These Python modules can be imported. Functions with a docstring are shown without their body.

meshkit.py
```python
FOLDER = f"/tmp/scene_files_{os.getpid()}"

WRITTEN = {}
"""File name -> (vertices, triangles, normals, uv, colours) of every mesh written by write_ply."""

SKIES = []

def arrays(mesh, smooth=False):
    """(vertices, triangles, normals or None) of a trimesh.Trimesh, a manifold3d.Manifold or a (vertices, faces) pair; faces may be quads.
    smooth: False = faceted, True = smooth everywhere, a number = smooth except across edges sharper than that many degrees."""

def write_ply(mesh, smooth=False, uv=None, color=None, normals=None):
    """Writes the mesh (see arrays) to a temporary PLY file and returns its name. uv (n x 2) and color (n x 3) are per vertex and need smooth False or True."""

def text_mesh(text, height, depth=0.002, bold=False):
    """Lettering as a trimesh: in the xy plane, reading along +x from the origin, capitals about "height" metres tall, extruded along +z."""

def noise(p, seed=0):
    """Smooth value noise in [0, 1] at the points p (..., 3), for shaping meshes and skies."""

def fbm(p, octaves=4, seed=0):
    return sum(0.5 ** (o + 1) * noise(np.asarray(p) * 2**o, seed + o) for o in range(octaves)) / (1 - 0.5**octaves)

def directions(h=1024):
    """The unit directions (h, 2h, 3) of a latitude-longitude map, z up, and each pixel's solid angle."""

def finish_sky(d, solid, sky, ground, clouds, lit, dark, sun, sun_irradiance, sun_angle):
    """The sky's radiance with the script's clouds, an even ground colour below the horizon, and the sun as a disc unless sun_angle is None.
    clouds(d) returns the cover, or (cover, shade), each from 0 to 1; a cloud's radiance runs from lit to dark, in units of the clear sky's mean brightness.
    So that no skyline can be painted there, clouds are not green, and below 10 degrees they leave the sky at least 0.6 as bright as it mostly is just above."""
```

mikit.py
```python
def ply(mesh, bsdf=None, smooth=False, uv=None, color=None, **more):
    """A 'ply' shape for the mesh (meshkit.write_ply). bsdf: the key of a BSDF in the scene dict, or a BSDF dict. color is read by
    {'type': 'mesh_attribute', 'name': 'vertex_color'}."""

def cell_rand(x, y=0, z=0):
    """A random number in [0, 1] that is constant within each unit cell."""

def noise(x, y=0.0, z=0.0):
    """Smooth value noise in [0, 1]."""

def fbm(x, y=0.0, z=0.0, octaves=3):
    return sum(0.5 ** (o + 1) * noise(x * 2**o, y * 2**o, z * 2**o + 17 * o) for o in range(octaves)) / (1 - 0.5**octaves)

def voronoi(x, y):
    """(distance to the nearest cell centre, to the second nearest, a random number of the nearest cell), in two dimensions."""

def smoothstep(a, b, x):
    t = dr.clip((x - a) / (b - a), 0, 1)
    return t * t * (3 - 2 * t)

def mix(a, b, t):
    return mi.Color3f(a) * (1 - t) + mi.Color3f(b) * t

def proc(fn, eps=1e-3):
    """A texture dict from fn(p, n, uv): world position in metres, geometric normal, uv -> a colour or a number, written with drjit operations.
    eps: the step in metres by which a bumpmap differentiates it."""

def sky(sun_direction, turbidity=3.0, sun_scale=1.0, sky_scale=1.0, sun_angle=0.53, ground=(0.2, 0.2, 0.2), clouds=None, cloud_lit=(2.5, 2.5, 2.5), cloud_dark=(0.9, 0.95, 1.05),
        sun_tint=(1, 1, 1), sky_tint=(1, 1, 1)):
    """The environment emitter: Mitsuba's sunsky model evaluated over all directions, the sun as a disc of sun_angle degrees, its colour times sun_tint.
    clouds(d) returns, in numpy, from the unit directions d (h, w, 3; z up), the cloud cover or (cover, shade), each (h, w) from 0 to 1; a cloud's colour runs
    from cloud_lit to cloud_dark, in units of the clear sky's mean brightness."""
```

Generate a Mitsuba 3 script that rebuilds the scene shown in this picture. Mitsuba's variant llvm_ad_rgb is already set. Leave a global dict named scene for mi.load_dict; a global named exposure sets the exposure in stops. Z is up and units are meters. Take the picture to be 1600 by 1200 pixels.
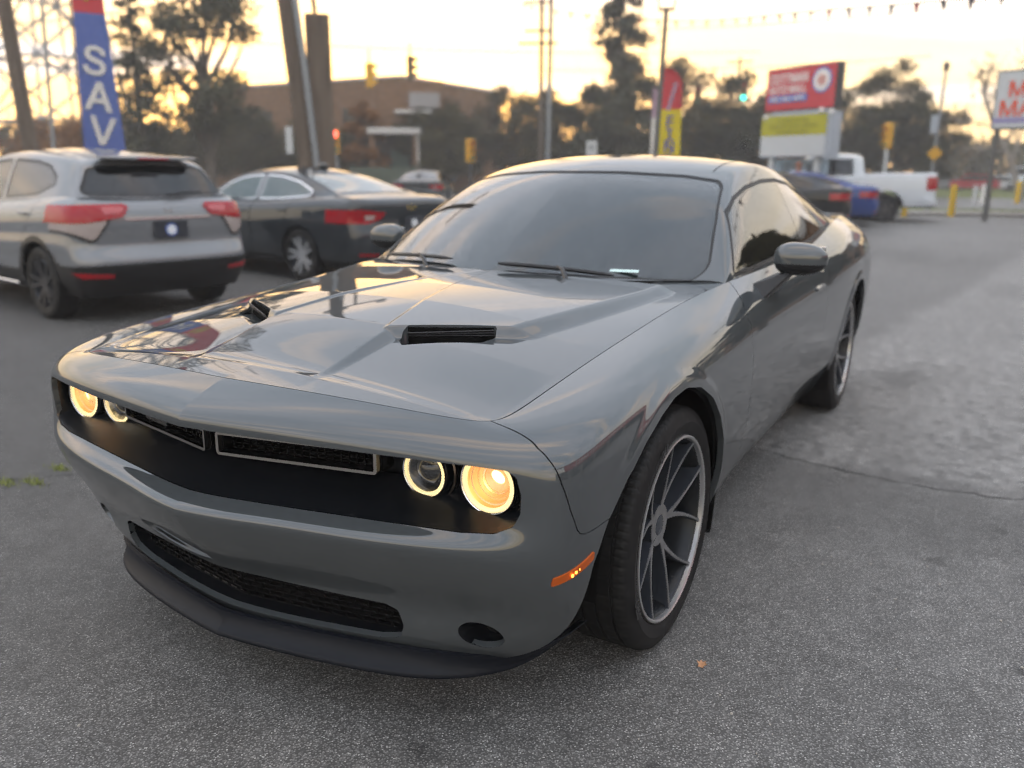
import math, random
import numpy as np
import trimesh, shapely
from shapely.geometry import Polygon, LineString, box as sbox
from scipy.interpolate import BSpline, PchipInterpolator, CubicSpline
import mitsuba as mi, drjit as dr
import mikit, meshkit
from mikit import proc, noise, fbm, voronoi, cell_rand, smoothstep, mix

T = mi.ScalarTransform4f
rng = np.random.default_rng(7)
random.seed(7)

# ---------------------------------------------------------------- camera, sky, exposure
CAM = np.array([1.6294, -2.1673, 1.361]); YAW, PITCH, ROLL = -0.5237, 0.2508, 0.0059
FWD = np.array([math.sin(YAW)*math.cos(PITCH), math.cos(YAW)*math.cos(PITCH), -math.sin(PITCH)])
_r = np.cross(FWD, [0, 0, 1]); _r /= np.linalg.norm(_r); _u = np.cross(_r, FWD)
UPV = -math.sin(ROLL)*_r + math.cos(ROLL)*_u
exposure = 5.82
scene, labels = {}, {}
scene['camera'] = {'type': 'thinlens', 'fov': 2*math.degrees(math.atan(800/1294.84)), 'fov_axis': 'x', 'aperture_radius': 0.0072, 'focus_distance': 2.05, 'near_clip': 0.05, 'far_clip': 3000.0,
                   'to_world': T().look_at(origin=CAM.tolist(), target=(CAM+FWD).tolist(), up=UPV.tolist())}

def sky_clouds(d):
    # a high evening veil over most of the sky, thin above the sunset, with drifting streaks
    up = np.maximum(d[..., 2], 0.0); p = d/(up[..., None]+0.10)
    q = np.stack([p[..., 0]*0.75+p[..., 1]*0.45, p[..., 1]*1.5-p[..., 0]*0.9, p[..., 0]*0+3.3], -1)
    a = meshkit.fbm(q*0.9, 5, 3); b = meshkit.fbm(q*2.2+9, 5, 5)
    streak = np.clip((a*0.60+b*0.40-0.42)/0.20, 0, 1)
    veil = 0.45+0.42*np.clip((up-0.08)/0.30, 0, 1)
    cov = np.clip(veil*(0.80+0.32*streak), 0, 0.96)*np.clip(0.35+up*3.0, 0, 1)
    bank = np.clip((meshkit.fbm(np.stack([p[..., 0]*0.55, p[..., 1]*0.55, up*26.0], -1)+3, 4, 31)-0.50)/0.10, 0, 1)*np.exp(-((up-0.115)/0.055)**2)
    cov = np.clip(cov+0.55*bank, 0, 0.96)
    high = np.clip((up-0.10)/0.32, 0, 1); high = high*high*(3-2*high)
    wisp = np.clip((meshkit.fbm(q*np.array([1.3, 3.1, 1.0])+21, 5, 11)-0.53)/0.16, 0, 1)
    shade = np.clip(0.30+0.68*high-0.35*streak*(1-0.5*high)-0.75*wisp*high+0.42*bank, 0, 1)
    return cov, shade
SUN = (-0.62, 0.78, 0.075)
scene['sky'] = mikit.sky(SUN, turbidity=4.5, sun_scale=0.0, sky_scale=0.27, sun_angle=2.0, clouds=sky_clouds, cloud_lit=(6.6, 5.3, 4.35), cloud_dark=(2.40, 2.96, 3.75), sky_tint=(1.04, 0.96, 0.66), ground=(0.12, 0.12, 0.12))

# ---------------------------------------------------------------- scene helpers
def numbered(key):
    if key not in USED:
        USED.add(key); return key
    n = 1
    while f'{key}_{n:03d}' in USED: n += 1
    key = f'{key}_{n:03d}'; USED.add(key); return key
USED = set()
def thing(name, label, cat, group=None, kind=None):
    k = numbered(name); labels[k] = {'label': label}
    if cat: labels[k]['category'] = cat
    if group: labels[k]['group'] = group
    if kind: labels[k]['kind'] = kind
    return k
def obj(parent, name, mesh, mat, smooth=30, label=None, kind=None, tw=None, emit=None, **more):
    """one part (or, with an existing parent key and name None, the thing's own mesh)"""
    k = parent if name is None else numbered(parent+'__'+name)
    d = mesh if isinstance(mesh, dict) else mikit.ply(mesh, mat, smooth=smooth, **more)
    if emit is not None: d = {**d, 'emitter': {'type': 'area', 'radiance': rgb(*emit)}}
    if tw is not None: d = {**d, 'to_world': tw}
    scene[k] = d
    if label or kind:
        labels[k] = {}
        if label: labels[k]['label'] = label
        if kind: labels[k]['kind'] = kind
    return k
def place(x, y, z=0.0, deg=0.0, s=1.0): return T().translate([x, y, z]).rotate([0, 0, 1], deg).scale(s)

# ---------------------------------------------------------------- mesh helpers
TM = lambda v, f: trimesh.Trimesh(np.asarray(v, float), np.asarray(f, int), process=False)
cat = trimesh.util.concatenate
def tf(mesh, loc=(0, 0, 0), rx=0, ry=0, rz=0, s=None):
    m = mesh.copy(); M = np.eye(4)
    if s is not None: M = np.diag([*(np.ones(3)*s), 1.0])
    for a, ax in ((rx, [1, 0, 0]), (ry, [0, 1, 0]), (rz, [0, 0, 1])):
        if a: M = trimesh.transformations.rotation_matrix(math.radians(a), ax) @ M
    M[:3, 3] = loc; m.apply_transform(M); return m
def mirror(mesh):
    m = TM(mesh.vertices*[-1, 1, 1], mesh.faces[:, ::-1]); return m
def both(mesh): return cat([mesh, mirror(mesh)])
def bx(sx, sy, sz, loc=(0, 0, 0), rx=0, ry=0, rz=0, c=0.0):
    if c > 0: m = rbox(sx, sy, sz, c)
    else: m = trimesh.creation.box((sx, sy, sz))
    return tf(m, loc, rx, ry, rz)
def rbox(sx, sy, sz, c):
    c = min(c, .49*min(sx, sy, sz)); import itertools
    P = []
    for a in itertools.product((-1, 1), repeat=3):
        h = np.array(a)*np.array([sx, sy, sz])/2
        for k in range(3):
            q = h-np.array(a)*c; q[k] = h[k]; P.append(q)
    return trimesh.convex.convex_hull(np.array(P))
def tube(pts, r, n=8, cap=True):
    p = np.asarray(pts, float); r = np.broadcast_to(r, (len(p),))
    t = np.gradient(p, axis=0); t /= np.linalg.norm(t, axis=1, keepdims=True)+1e-12
    ref = np.array([0, 0, 1.0]) if abs(t[0, 2]) < .9 else np.array([1.0, 0, 0])
    a = np.cross(t, ref); a /= np.linalg.norm(a, axis=1, keepdims=True)+1e-12
    b = np.cross(t, a); an = np.arange(n)*2*np.pi/n
    v = p[:, None]+r[:, None, None]*(np.cos(an)[None, :, None]*a[:, None]+np.sin(an)[None, :, None]*b[:, None])
    i, j = np.meshgrid(np.arange(len(p)-1), np.arange(n), indexing='ij')
    A, B, C_, D = i*n+j, i*n+(j+1) % n, (i+1)*n+(j+1) % n, (i+1)*n+j
    f = np.vstack([np.stack([A, D, B], -1).reshape(-1, 3), np.stack([B, D, C_], -1).reshape(-1, 3)])
    v = v.reshape(-1, 3)
    if cap:
        L = len(v); v = np.vstack([v, p[0], p[-1]]); k = np.arange(n); o = (len(p)-1)*n
        f = np.vstack([f, np.stack([k*0+L, k, (k+1) % n], 1), np.stack([k*0+L+1, o+(k+1) % n, o+k], 1)])
    return TM(v, f)
def grid_faces(nu, nv, closed=False):
    i, j = np.meshgrid(np.arange(nu-(not closed)), np.arange(nv-1), indexing='ij')
    a, b, c, d = i*nv+j, ((i+1) % nu)*nv+j, ((i+1) % nu)*nv+j+1, i*nv+j+1
    return np.vstack([np.stack([a, b, c], -1).reshape(-1, 3), np.stack([a, c, d], -1).reshape(-1, 3)])
def revolve(prof, n=48, axis='x'):
    """prof: (radius, along-axis) pairs; closed round the axis"""
    p = np.asarray(prof, float); an = np.arange(n)*2*np.pi/n
    v = np.stack([np.broadcast_to(p[None, :, 1], (n, len(p))), p[None, :, 0]*np.cos(an)[:, None], p[None, :, 0]*np.sin(an)[:, None]], -1)
    if axis == 'y': v = v[..., [1, 0, 2]]*[1, -1, 1]
    if axis == 'z': v = v[..., [1, 2, 0]]
    return TM(v.reshape(-1, 3), grid_faces(n, len(p), True)[:, ::-1])
def facing(m, d):
    if ((m.face_normals*m.area_faces[:, None]).sum(0) @ np.asarray(d, float)) < 0: m = TM(m.vertices, m.faces[:, ::-1])
    return m
def prism(poly, h, z0=0.0):
    ms = [trimesh.creation.extrude_polygon(g, h, engine='earcut') for g in getattr(poly, 'geoms', [poly]) if g.area > 1e-9]
    m = cat(ms); m.apply_translation([0, 0, z0]); return m
def xz(mesh):   # (x, y, depth) -> stands in the xz plane facing -y
    m = mesh.copy(); v = m.vertices; m.vertices = np.stack([v[:, 0], -v[:, 2], v[:, 1]], 1); return m
def yz(mesh):   # (x, y, depth) -> stands in the yz plane facing +x
    m = mesh.copy(); v = m.vertices; m.vertices = np.stack([v[:, 2], v[:, 0], v[:, 1]], 1); return m
def rpoly(pts, r):
    p = Polygon(pts); return p.buffer(r, quad_segs=8).buffer(-2*r, quad_segs=8).buffer(r, quad_segs=8)
def rrect(w, h, r): return sbox(-w/2+r, -h/2+r, w/2-r, h/2-r).buffer(r, quad_segs=8)

def bspl(ctrl, n, p=3):
    m = len(ctrl); k = np.r_[np.zeros(p), np.linspace(0, 1, m-p+1), np.ones(p)]
    return BSpline(k, ctrl, p)(np.linspace(0, 1, n))
def bsurf(ctrl, nu, nv):
    a = bspl(np.asarray(ctrl, float), nu)
    return np.moveaxis(bspl(np.moveaxis(a, 1, 0), nv), 0, 1)
def gmesh(P, flip=False):
    nu, nv = P.shape[:2]; f = grid_faces(nu, nv)
    return TM(P.reshape(-1, 3), f[:, ::-1] if flip else f)

def poly_sd(poly, xy):
    """signed distance of the points to the polygon, positive inside"""
    d = np.full(len(xy), 1e9); inside = np.zeros(len(xy), bool)
    for g in getattr(poly, 'geoms', [poly]):
        for ring in [g.exterior, *g.interiors]:
            c = np.asarray(ring.coords)
            for (ax, ay), (bx_, by) in zip(c[:-1], c[1:]):
                e = np.array([bx_-ax, by-ay]); l2 = e @ e
                if l2 < 1e-14: continue
                w = xy-[ax, ay]; t = np.clip(w @ e/l2, 0, 1)
                d = np.minimum(d, np.hypot(w[:, 0]-t*e[0], w[:, 1]-t*e[1]))
                if ay != by:
                    cr = ((ay > xy[:, 1]) != (by > xy[:, 1])) & (xy[:, 0] < (bx_-ax)*(xy[:, 1]-ay)/(by-ay)+ax)
                    inside ^= cr
    return np.where(inside, d, -d)
def clip(mesh, f):
    """the part of the mesh where the per-vertex value f is positive, cut cleanly along f = 0"""
    v, F = mesh.vertices, mesh.faces; f = np.where(np.abs(f) < 1e-7, 1e-7, f)
    pos = f > 0; k = pos[F].sum(1); out = [F[k == 3]]; newv = [v]; base = len(v); cache_e = []
    for kk, sel in ((1, k == 1), (2, k == 2)):
        G = F[sel]
        if not len(G): continue
        s = pos[G] if kk == 1 else ~pos[G]
        r = np.argmax(s, 1); G = np.take_along_axis(G, (r[:, None]+np.arange(3)) % 3, 1)
        cache_e.append((kk, G))
    edges = np.vstack([np.vstack([G[:, [0, 1]], G[:, [0, 2]]]) for _, G in cache_e]) if cache_e else np.zeros((0, 2), int)
    es = np.sort(edges, 1); uq, inv = np.unique(es, axis=0, return_inverse=True); inv = inv.ravel()
    if len(uq):
        t = f[uq[:, 0]]/(f[uq[:, 0]]-f[uq[:, 1]]); newv.append(v[uq[:, 0]]*(1-t[:, None])+v[uq[:, 1]]*t[:, None])
    o = 0
    for kk, G in cache_e:
        n = len(G); a, b = base+inv[o:o+n], base+inv[o+n:o+2*n]; o += 2*n
        if kk == 1: out.append(np.stack([G[:, 0], a, b], 1))
        else: out += [np.stack([a, G[:, 1], G[:, 2]], 1), np.stack([a, G[:, 2], b], 1)]
    m = TM(np.vstack(newv), np.vstack(out)); m.remove_unreferenced_vertices(); return m
def vnormals(m):
    v, f = m.vertices, m.faces; n = np.zeros_like(v); c = np.cross(v[f[:, 1]]-v[f[:, 0]], v[f[:, 2]]-v[f[:, 0]])
    for k in range(3): np.add.at(n, f[:, k], c)
    return n/(np.linalg.norm(n, axis=1, keepdims=True)+1e-15)
def flange(m, d=0.008):
    """the mesh with its open border turned inwards by d, so that a panel has an edge"""
    e = np.vstack([m.faces[:, [0, 1]], m.faces[:, [1, 2]], m.faces[:, [2, 0]]]); s = np.sort(e, 1)
    _, idx, cnt = np.unique(s, axis=0, return_index=True, return_counts=True); b = e[idx[cnt == 1]]
    if not len(b): return m
    n = vnormals(m); ids, inv = np.unique(b, return_inverse=True); inv = inv.reshape(b.shape)
    top, low = m.vertices[ids], m.vertices[ids]-n[ids]*d; L = len(m.vertices); K = len(ids)
    q = np.vstack([np.stack([L+inv[:, 1], L+inv[:, 0], L+K+inv[:, 0]], 1), np.stack([L+inv[:, 1], L+K+inv[:, 0], L+K+inv[:, 1]], 1)])
    return TM(np.vstack([m.vertices, top, low]), np.vstack([m.faces, q]))
def offset(m, d): return TM(m.vertices+vnormals(m)*d, m.faces)
def shell(m, t):
    """a closed thin solid: the patch raised by t with its rim"""
    return flange(offset(m, t), t+0.004)
def pol(poly, mesh, axes): return poly_sd(poly, np.asarray(mesh.vertices)[:, axes])

# ---------------------------------------------------------------- materials
def mat(name, d): scene['mat_'+name] = d; return 'mat_'+name
def rgb(*c): return {'type': 'rgb', 'value': list(c)}
def principled(name, col, rough=.5, metal=0.0, spec=.5, two=True, **k):
    d = {'type': 'principled', 'base_color': col if isinstance(col, dict) else rgb(*col), 'roughness': rough, 'metallic': metal, 'specular': spec, **k}
    return mat(name, {'type': 'twosided', 'bsdf': d} if two else d)
def gloss(name, col, ior=1.5):
    return mat(name, {'type': 'twosided', 'bsdf': {'type': 'plastic', 'diffuse_reflectance': col if isinstance(col, dict) else rgb(*col), 'int_ior': ior}})
# ---------------------------------------------------------------- materials of the cars
PAINT = gloss('grey_paint', (0.062, 0.070, 0.075), 1.85)
BLACK_TRIM = principled('black_trim', (0.012, 0.012, 0.013), .42)
SATIN = principled('satin_black', (0.006, 0.007, 0.009), .27, spec=.32)
SEAL = principled('rubber_seal', (0.010, 0.010, 0.011), .55)
CAVITY = principled('dark_cavity', (0.004, 0.004, 0.004), .9, spec=.1)
def tinted(name, trans, ior, w, body):
    return mat(name, {'type': 'blendbsdf', 'weight': w, 'a': {'type': 'twosided', 'bsdf': {'type': 'plastic', 'diffuse_reflectance': rgb(*body), 'int_ior': ior}}, 'b': {'type': 'thindielectric', 'int_ior': ior, 'specular_transmittance': rgb(*trans)}})
GLASS = tinted('tinted_glass', (.45, .52, .53), 1.72, .40, (.012, .018, .020))
SIDEGLASS = tinted('dark_side_glass', (.3, .32, .32), 1.85, .25, (.006, .007, .007))
CLEAR = mat('clear_lens', {'type': 'thindielectric', 'int_ior': 1.5})
CHROME = mat('chrome', {'type': 'twosided', 'bsdf': {'type': 'roughconductor', 'material': 'Al', 'alpha': .06}})
BRUSHED = mat('brushed_silver', {'type': 'twosided', 'bsdf': {'type': 'roughconductor', 'material': 'Al', 'alpha': .20, 'specular_reflectance': rgb(.42, .42, .42)}})
def _mach(p, n, uv):
    return mix((.46, .46, .46), (.34, .34, .345), noise(p.x*60, p.y*60, p.z*60))
MACHINED = principled('machined_alloy', proc(_mach), .28, .9)
POCKET = principled('wheel_pocket', (0.060, 0.068, 0.084), .30, .5)
def _tyre(p, n, uv):
    d = fbm(p.x*40, p.y*40, p.z*40)
    return mix((.008, .008, .0085), (.014, .0135, .013), smoothstep(.40, .80, d))
RUBBER = principled('tyre_rubber', proc(_tyre), .62, spec=.35)
RUBBER_TEXT = principled('tyre_lettering', (.030, .030, .031), .4, spec=.5)
AMBER = mat('amber_lens', {'type': 'twosided', 'bsdf': {'type': 'plastic', 'diffuse_reflectance': rgb(.52, .10, .012), 'int_ior': 1.5}})
SEATM = principled('seat_cloth', (.02, .02, .022), .8)
DISC = principled('brake_disc', (.18, .17, .16), .4, .8)
ICON = principled('sticker_white', (.55, .72, .70), .5)

# ---------------------------------------------------------------- the grey coupe
def belt_ctrl():
    lev = {  # rows of the front, by station x: (x, y, z)
     0: [(0,-.80,.205),(.25,-.77,.205),(.50,-.71,.205),(.66,-.65,.205),(.77,-.58,.205),(.83,-.53,.21),(.855,-.48,.215)],
     1: [(0,-.85,.262),(.25,-.812,.262),(.50,-.757,.262),(.68,-.70,.262),(.79,-.65,.262),(.862,-.585,.265),(.893,-.53,.272)],
     2: [(0,-.825,.35),(.25,-.79,.35),(.50,-.748,.35),(.70,-.70,.35),(.82,-.66,.35),(.888,-.625,.35),(.918,-.57,.355)],
     3: [(0,-.915,.44),(.25,-.865,.44),(.50,-.815,.44),(.71,-.755,.44),(.84,-.715,.44),(.905,-.665,.44),(.933,-.59,.445)],
     4: [(0,-.970,.548),(.25,-.913,.546),(.50,-.869,.544),(.71,-.810,.545),(.842,-.752,.53),(.912,-.69,.53),(.940,-.60,.53)],
     5: [(0,-.984,.584),(.25,-.924,.582),(.50,-.878,.581),(.71,-.816,.584),(.842,-.752,.582),(.914,-.695,.58),(.942,-.60,.58)],
     6: [(0,-.885,.598),(.25,-.843,.598),(.50,-.80,.598),(.71,-.752,.606),(.842,-.742,.625),(.916,-.695,.63),(.944,-.60,.63)],
     7: [(0,-.885,.68),(.25,-.845,.68),(.50,-.80,.68),(.71,-.765,.68),(.842,-.742,.685),(.916,-.692,.69),(.945,-.595,.69)],
     8: [(0,-.938,.770),(.25,-.903,.767),(.50,-.858,.764),(.71,-.800,.757),(.840,-.744,.752),(.910,-.686,.752),(.944,-.592,.752)],
     9: [(0,-.925,.808),(.25,-.888,.806),(.50,-.838,.802),(.70,-.775,.795),(.815,-.722,.797),(.880,-.665,.803),(.922,-.572,.815)],
    10: [(0,-.868,.833),(.25,-.848,.833),(.50,-.806,.827),(.69,-.746,.817),(.775,-.690,.818),(.822,-.63,.829),(.855,-.54,.845)],
    11: [(0,-.788,.858),(.25,-.777,.857),(.50,-.748,.846),(.68,-.710,.830),(.727,-.665,.826),(.736,-.60,.832),(.739,-.52,.843)]}
    st = [[lev[k][i] for k in range(12)] for i in range(7)]
    for k in range(8):                                  # a small flat across the centre line below the grille
        (x0, y0, z0), (x1, y1, z1) = st[0][k], st[1][k]; st[0][k] = (0, y0+.10*(y1-y0), z0)
    st.insert(1, [(.085, st[0][k][1]+(.10 if k < 8 else .30)*(st[1][k][1]-st[0][k][1]), st[0][k][2]+.25*(st[1][k][2]-st[0][k][2])) for k in range(12)])
    def side(y, xs, zu, ztop=None, zlow=(.22, .28, .36, .45, .53, .60, .66, .72, .78)):
        z = [*zlow, *zu]; st.append([(xs[k], y, z[k]) for k in range(12)])
    side(-.42, [.87,.905,.925,.940,.945,.948,.950,.951,.949,.935,.868,.742], (.825,.862,.857))
    side(-.20, [.875,.912,.932,.947,.953,.957,.958,.958,.955,.935,.868,.747], (.842,.884,.885))
    side(.10, [.872,.912,.935,.950,.956,.959,.961,.961,.957,.935,.868,.751], (.856,.905,.914))
    side(.42, [.862,.905,.930,.948,.954,.957,.959,.959,.956,.935,.870,.760], (.868,.926,.948))
    side(.75, [.842,.883,.915,.936,.946,.951,.954,.955,.952,.932,.874,.800], (.876,.940,.977))
    side(1.15, [.832,.873,.905,.928,.939,.945,.949,.951,.948,.926,.882,.828], (.880,.945,.987))
    side(1.55, [.832,.873,.905,.928,.939,.945,.949,.951,.949,.928,.886,.834], (.884,.950,.994))
    side(1.95, [.834,.875,.907,.930,.941,.947,.951,.954,.954,.936,.896,.838], (.891,.957,1.004))
    side(2.30, [.845,.885,.915,.938,.949,.956,.961,.964,.967,.957,.918,.834], (.900,.976,1.030), zlow=(.22,.28,.36,.45,.53,.60,.67,.735,.80))
    side(2.60, [.860,.900,.930,.948,.958,.964,.968,.972,.975,.968,.925,.818], (.910,.995,1.060), zlow=(.22,.28,.36,.45,.53,.60,.67,.735,.81))
    side(2.95, [.870,.905,.932,.950,.959,.965,.969,.973,.976,.970,.918,.792], (.920,1.015,1.085), zlow=(.22,.28,.36,.45,.53,.60,.67,.74,.82))
    side(3.30, [.865,.900,.925,.943,.951,.957,.962,.966,.967,.958,.895,.762], (.930,1.030,1.100), zlow=(.22,.28,.36,.45,.53,.60,.67,.74,.82))
    side(3.60, [.850,.885,.910,.930,.940,.945,.950,.953,.951,.936,.862,.738], (.935,1.035,1.106), zlow=(.24,.30,.37,.45,.53,.60,.67,.74,.82))
    side(3.84, [.810,.850,.880,.900,.912,.920,.925,.926,.921,.900,.822,.716], (.940,1.035,1.102), zlow=(.26,.31,.38,.46,.53,.60,.67,.74,.82))
    zs = [.27,.32,.39,.46,.53,.60,.67,.74,.82,.94,1.03,1.098]
    for xs, ys in (([.74,.79,.83,.855,.865,.872,.876,.874,.866,.842,.762,.700], [3.86,3.92,3.96,3.985,3.99,3.99,3.985,3.975,3.96,3.95,3.93,3.915]),
                   ([.62,.66,.69,.71,.72,.725,.73,.73,.72,.70,.66,.62], [3.92,3.99,4.03,4.05,4.055,4.055,4.045,4.03,4.01,4.0,3.985,3.955]),
                   ([.40]*12, [3.95,4.02,4.06,4.075,4.08,4.08,4.07,4.05,4.03,4.02,4.0,3.972]),
                   ([.15]*12, [3.95,4.03,4.07,4.08,4.085,4.085,4.075,4.055,4.035,4.025,4.005,3.978]),
                   ([0]*12, [3.95,4.03,4.07,4.08,4.085,4.085,4.075,4.055,4.035,4.025,4.005,3.978])):
        st.append([(xs[k], ys[k], zs[k]) for k in range(12)])
    return np.array(st, float)

WF, WR, WZ, RT = 0.0, 2.946, .362, .360     # wheel centres along y, height, tyre radius
coupe = thing('grey_coupe', 'glossy battleship grey two-door muscle coupe with lit round headlights, filling the foreground', 'car')

arch_f = rpoly([(.372, .05), (.374, .30), (.366, .42), (.325, .545), (.255, .640), (.160, .722), (.05, .778), (-.06, .800), (-.16, .795), (-.26, .772), (-.36, .732), (-.46, .668), (-.535, .592), (-.588, .50), (-.607, .39), (-.612, .30), (-.612, .05)], .05)
def flare(P):
    """the wheel-arch lips: a narrow rolled band that stands out round each opening"""
    P = P.copy(); y, z = P[..., 1], P[..., 2]
    m = (y > -.7) & (y < .6) & (P[..., 0] > .7); dd = np.full(y.shape, 9.0); dd[m] = -poly_sd(arch_f, np.stack([y[m], z[m]], 1))
    for dist in (dd, np.hypot(y-WR-.01, z-WZ)-.415):
        b = np.clip((.056-dist)/.034, 0, 1); b = b*b*(3-2*b)*(z > .2)*(P[..., 0] > .7)*np.clip((y+.55)/.12, 0, 1)
        P[..., 0] += .009*b
    return P
BELT = flare(bsurf(belt_ctrl(), 620, 170))
belt = gmesh(BELT)
by, bz, bxx = belt.vertices[:, 1], belt.vertices[:, 2], belt.vertices[:, 0]
GAP = .0012
# openings and seams, as side views (y, z) and front views (x, z)
arch_r = rpoly([(WR+.01+.415*math.cos(a), WZ+.415*math.sin(a)) for a in np.linspace(-.35, math.pi+.35, 60)]+[(WR-.40, .05), (WR+.40, .05)], .01)
f_arch = -np.maximum(np.where(bxx > .5, pol(arch_f, belt, [1, 2]), -1), np.where(bxx > .5, pol(arch_r, belt, [1, 2]), -1))
fascia_yz = Polygon([(-1.2, 0), (-1.2, 1.2), (-.667, 1.2), (-.672, .830), (-.684, .812), (-.694, .792), (-.695, .770), (-.690, .72), (-.676, .66), (-.658, .610), (-.648, .598), (-.632, .592), (-.605, .592), (-.539, .594), (-.30, .60), (-.30, 0)])
door_yz = rpoly([(.690, .298), (.662, .80), (.705, .90), (.835, .975), (.95, 1.2), (2.25, 1.2), (2.07, .95), (2.045, .80), (2.035, .34), (1.99, .30)], .03)
rearf_yz = Polygon([(3.52, 0), (3.38, .60), (3.60, .66), (3.80, .70), (3.86, .80), (4.3, .80), (4.3, 0)])
s_fascia, s_door, s_rear = pol(fascia_yz, belt, [1, 2]), np.where(by < 3, pol(door_yz, belt, [1, 2]), -1), pol(rearf_yz, belt, [1, 2])
mouth = rpoly([(-1, .603), (-1, .768), (.3, .768), (.57, .764), (.735, .758), (.800, .752), (.820, .738), (.829, .70), (.827, .655), (.812, .624), (.775, .606), (.70, .600), (.3, .598)], .010)
intake = rpoly([(-1, .256), (-1, .376), (.13, .374), (.33, .364), (.475, .360), (.505, .345), (.513, .30), (.498, .262), (.44, .248), (.26, .248)], .012)
fogh = shapely.affinity.scale(shapely.geometry.Point(0, 0).buffer(1, quad_segs=16), .052, .040); fogh = shapely.affinity.translate(shapely.affinity.rotate(fogh, -8), .698, .303)
front = by < -.45
def fr(poly): return np.where(front, poly_sd(poly, belt.vertices[:, [0, 2]]), -1)
holes = -np.maximum.reduce([fr(mouth), fr(intake), fr(fogh)])
fascia = clip(belt, np.minimum.reduce([s_fascia-GAP, f_arch, holes]))
FL = .012
obj(coupe, 'front_fascia', both(flange(fascia, .016)), PAINT)
nodoor = -np.maximum.reduce([s_fascia, s_door, s_rear])-GAP
fend = clip(belt, np.minimum.reduce([nodoor, f_arch, 1.4-by]))
quarter = clip(belt, np.minimum.reduce([nodoor, f_arch, by-1.4]))
fender = flange(clip(fend, np.where(fend.vertices[:, 1] < .55, 1.0, 1.0)), .02)
door = flange(clip(belt, s_door-GAP), .014)
quarter = flange(quarter, .02); rear = flange(clip(belt, np.minimum(s_rear-GAP, f_arch)), .015)
lamp_rear = rpoly([(.12, .862), (.12, .965), (.76, .962), (.80, .93), (.79, .865)], .01)
for m, tag_ in ((fender, ''), (mirror(fender), '')): obj(coupe, 'fender', m, PAINT)
door_keys = [obj(coupe, 'door', m, PAINT) for m in (door, mirror(door))]
for m in (quarter, mirror(quarter)): obj(coupe, 'quarter_panel', m, PAINT)
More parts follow.
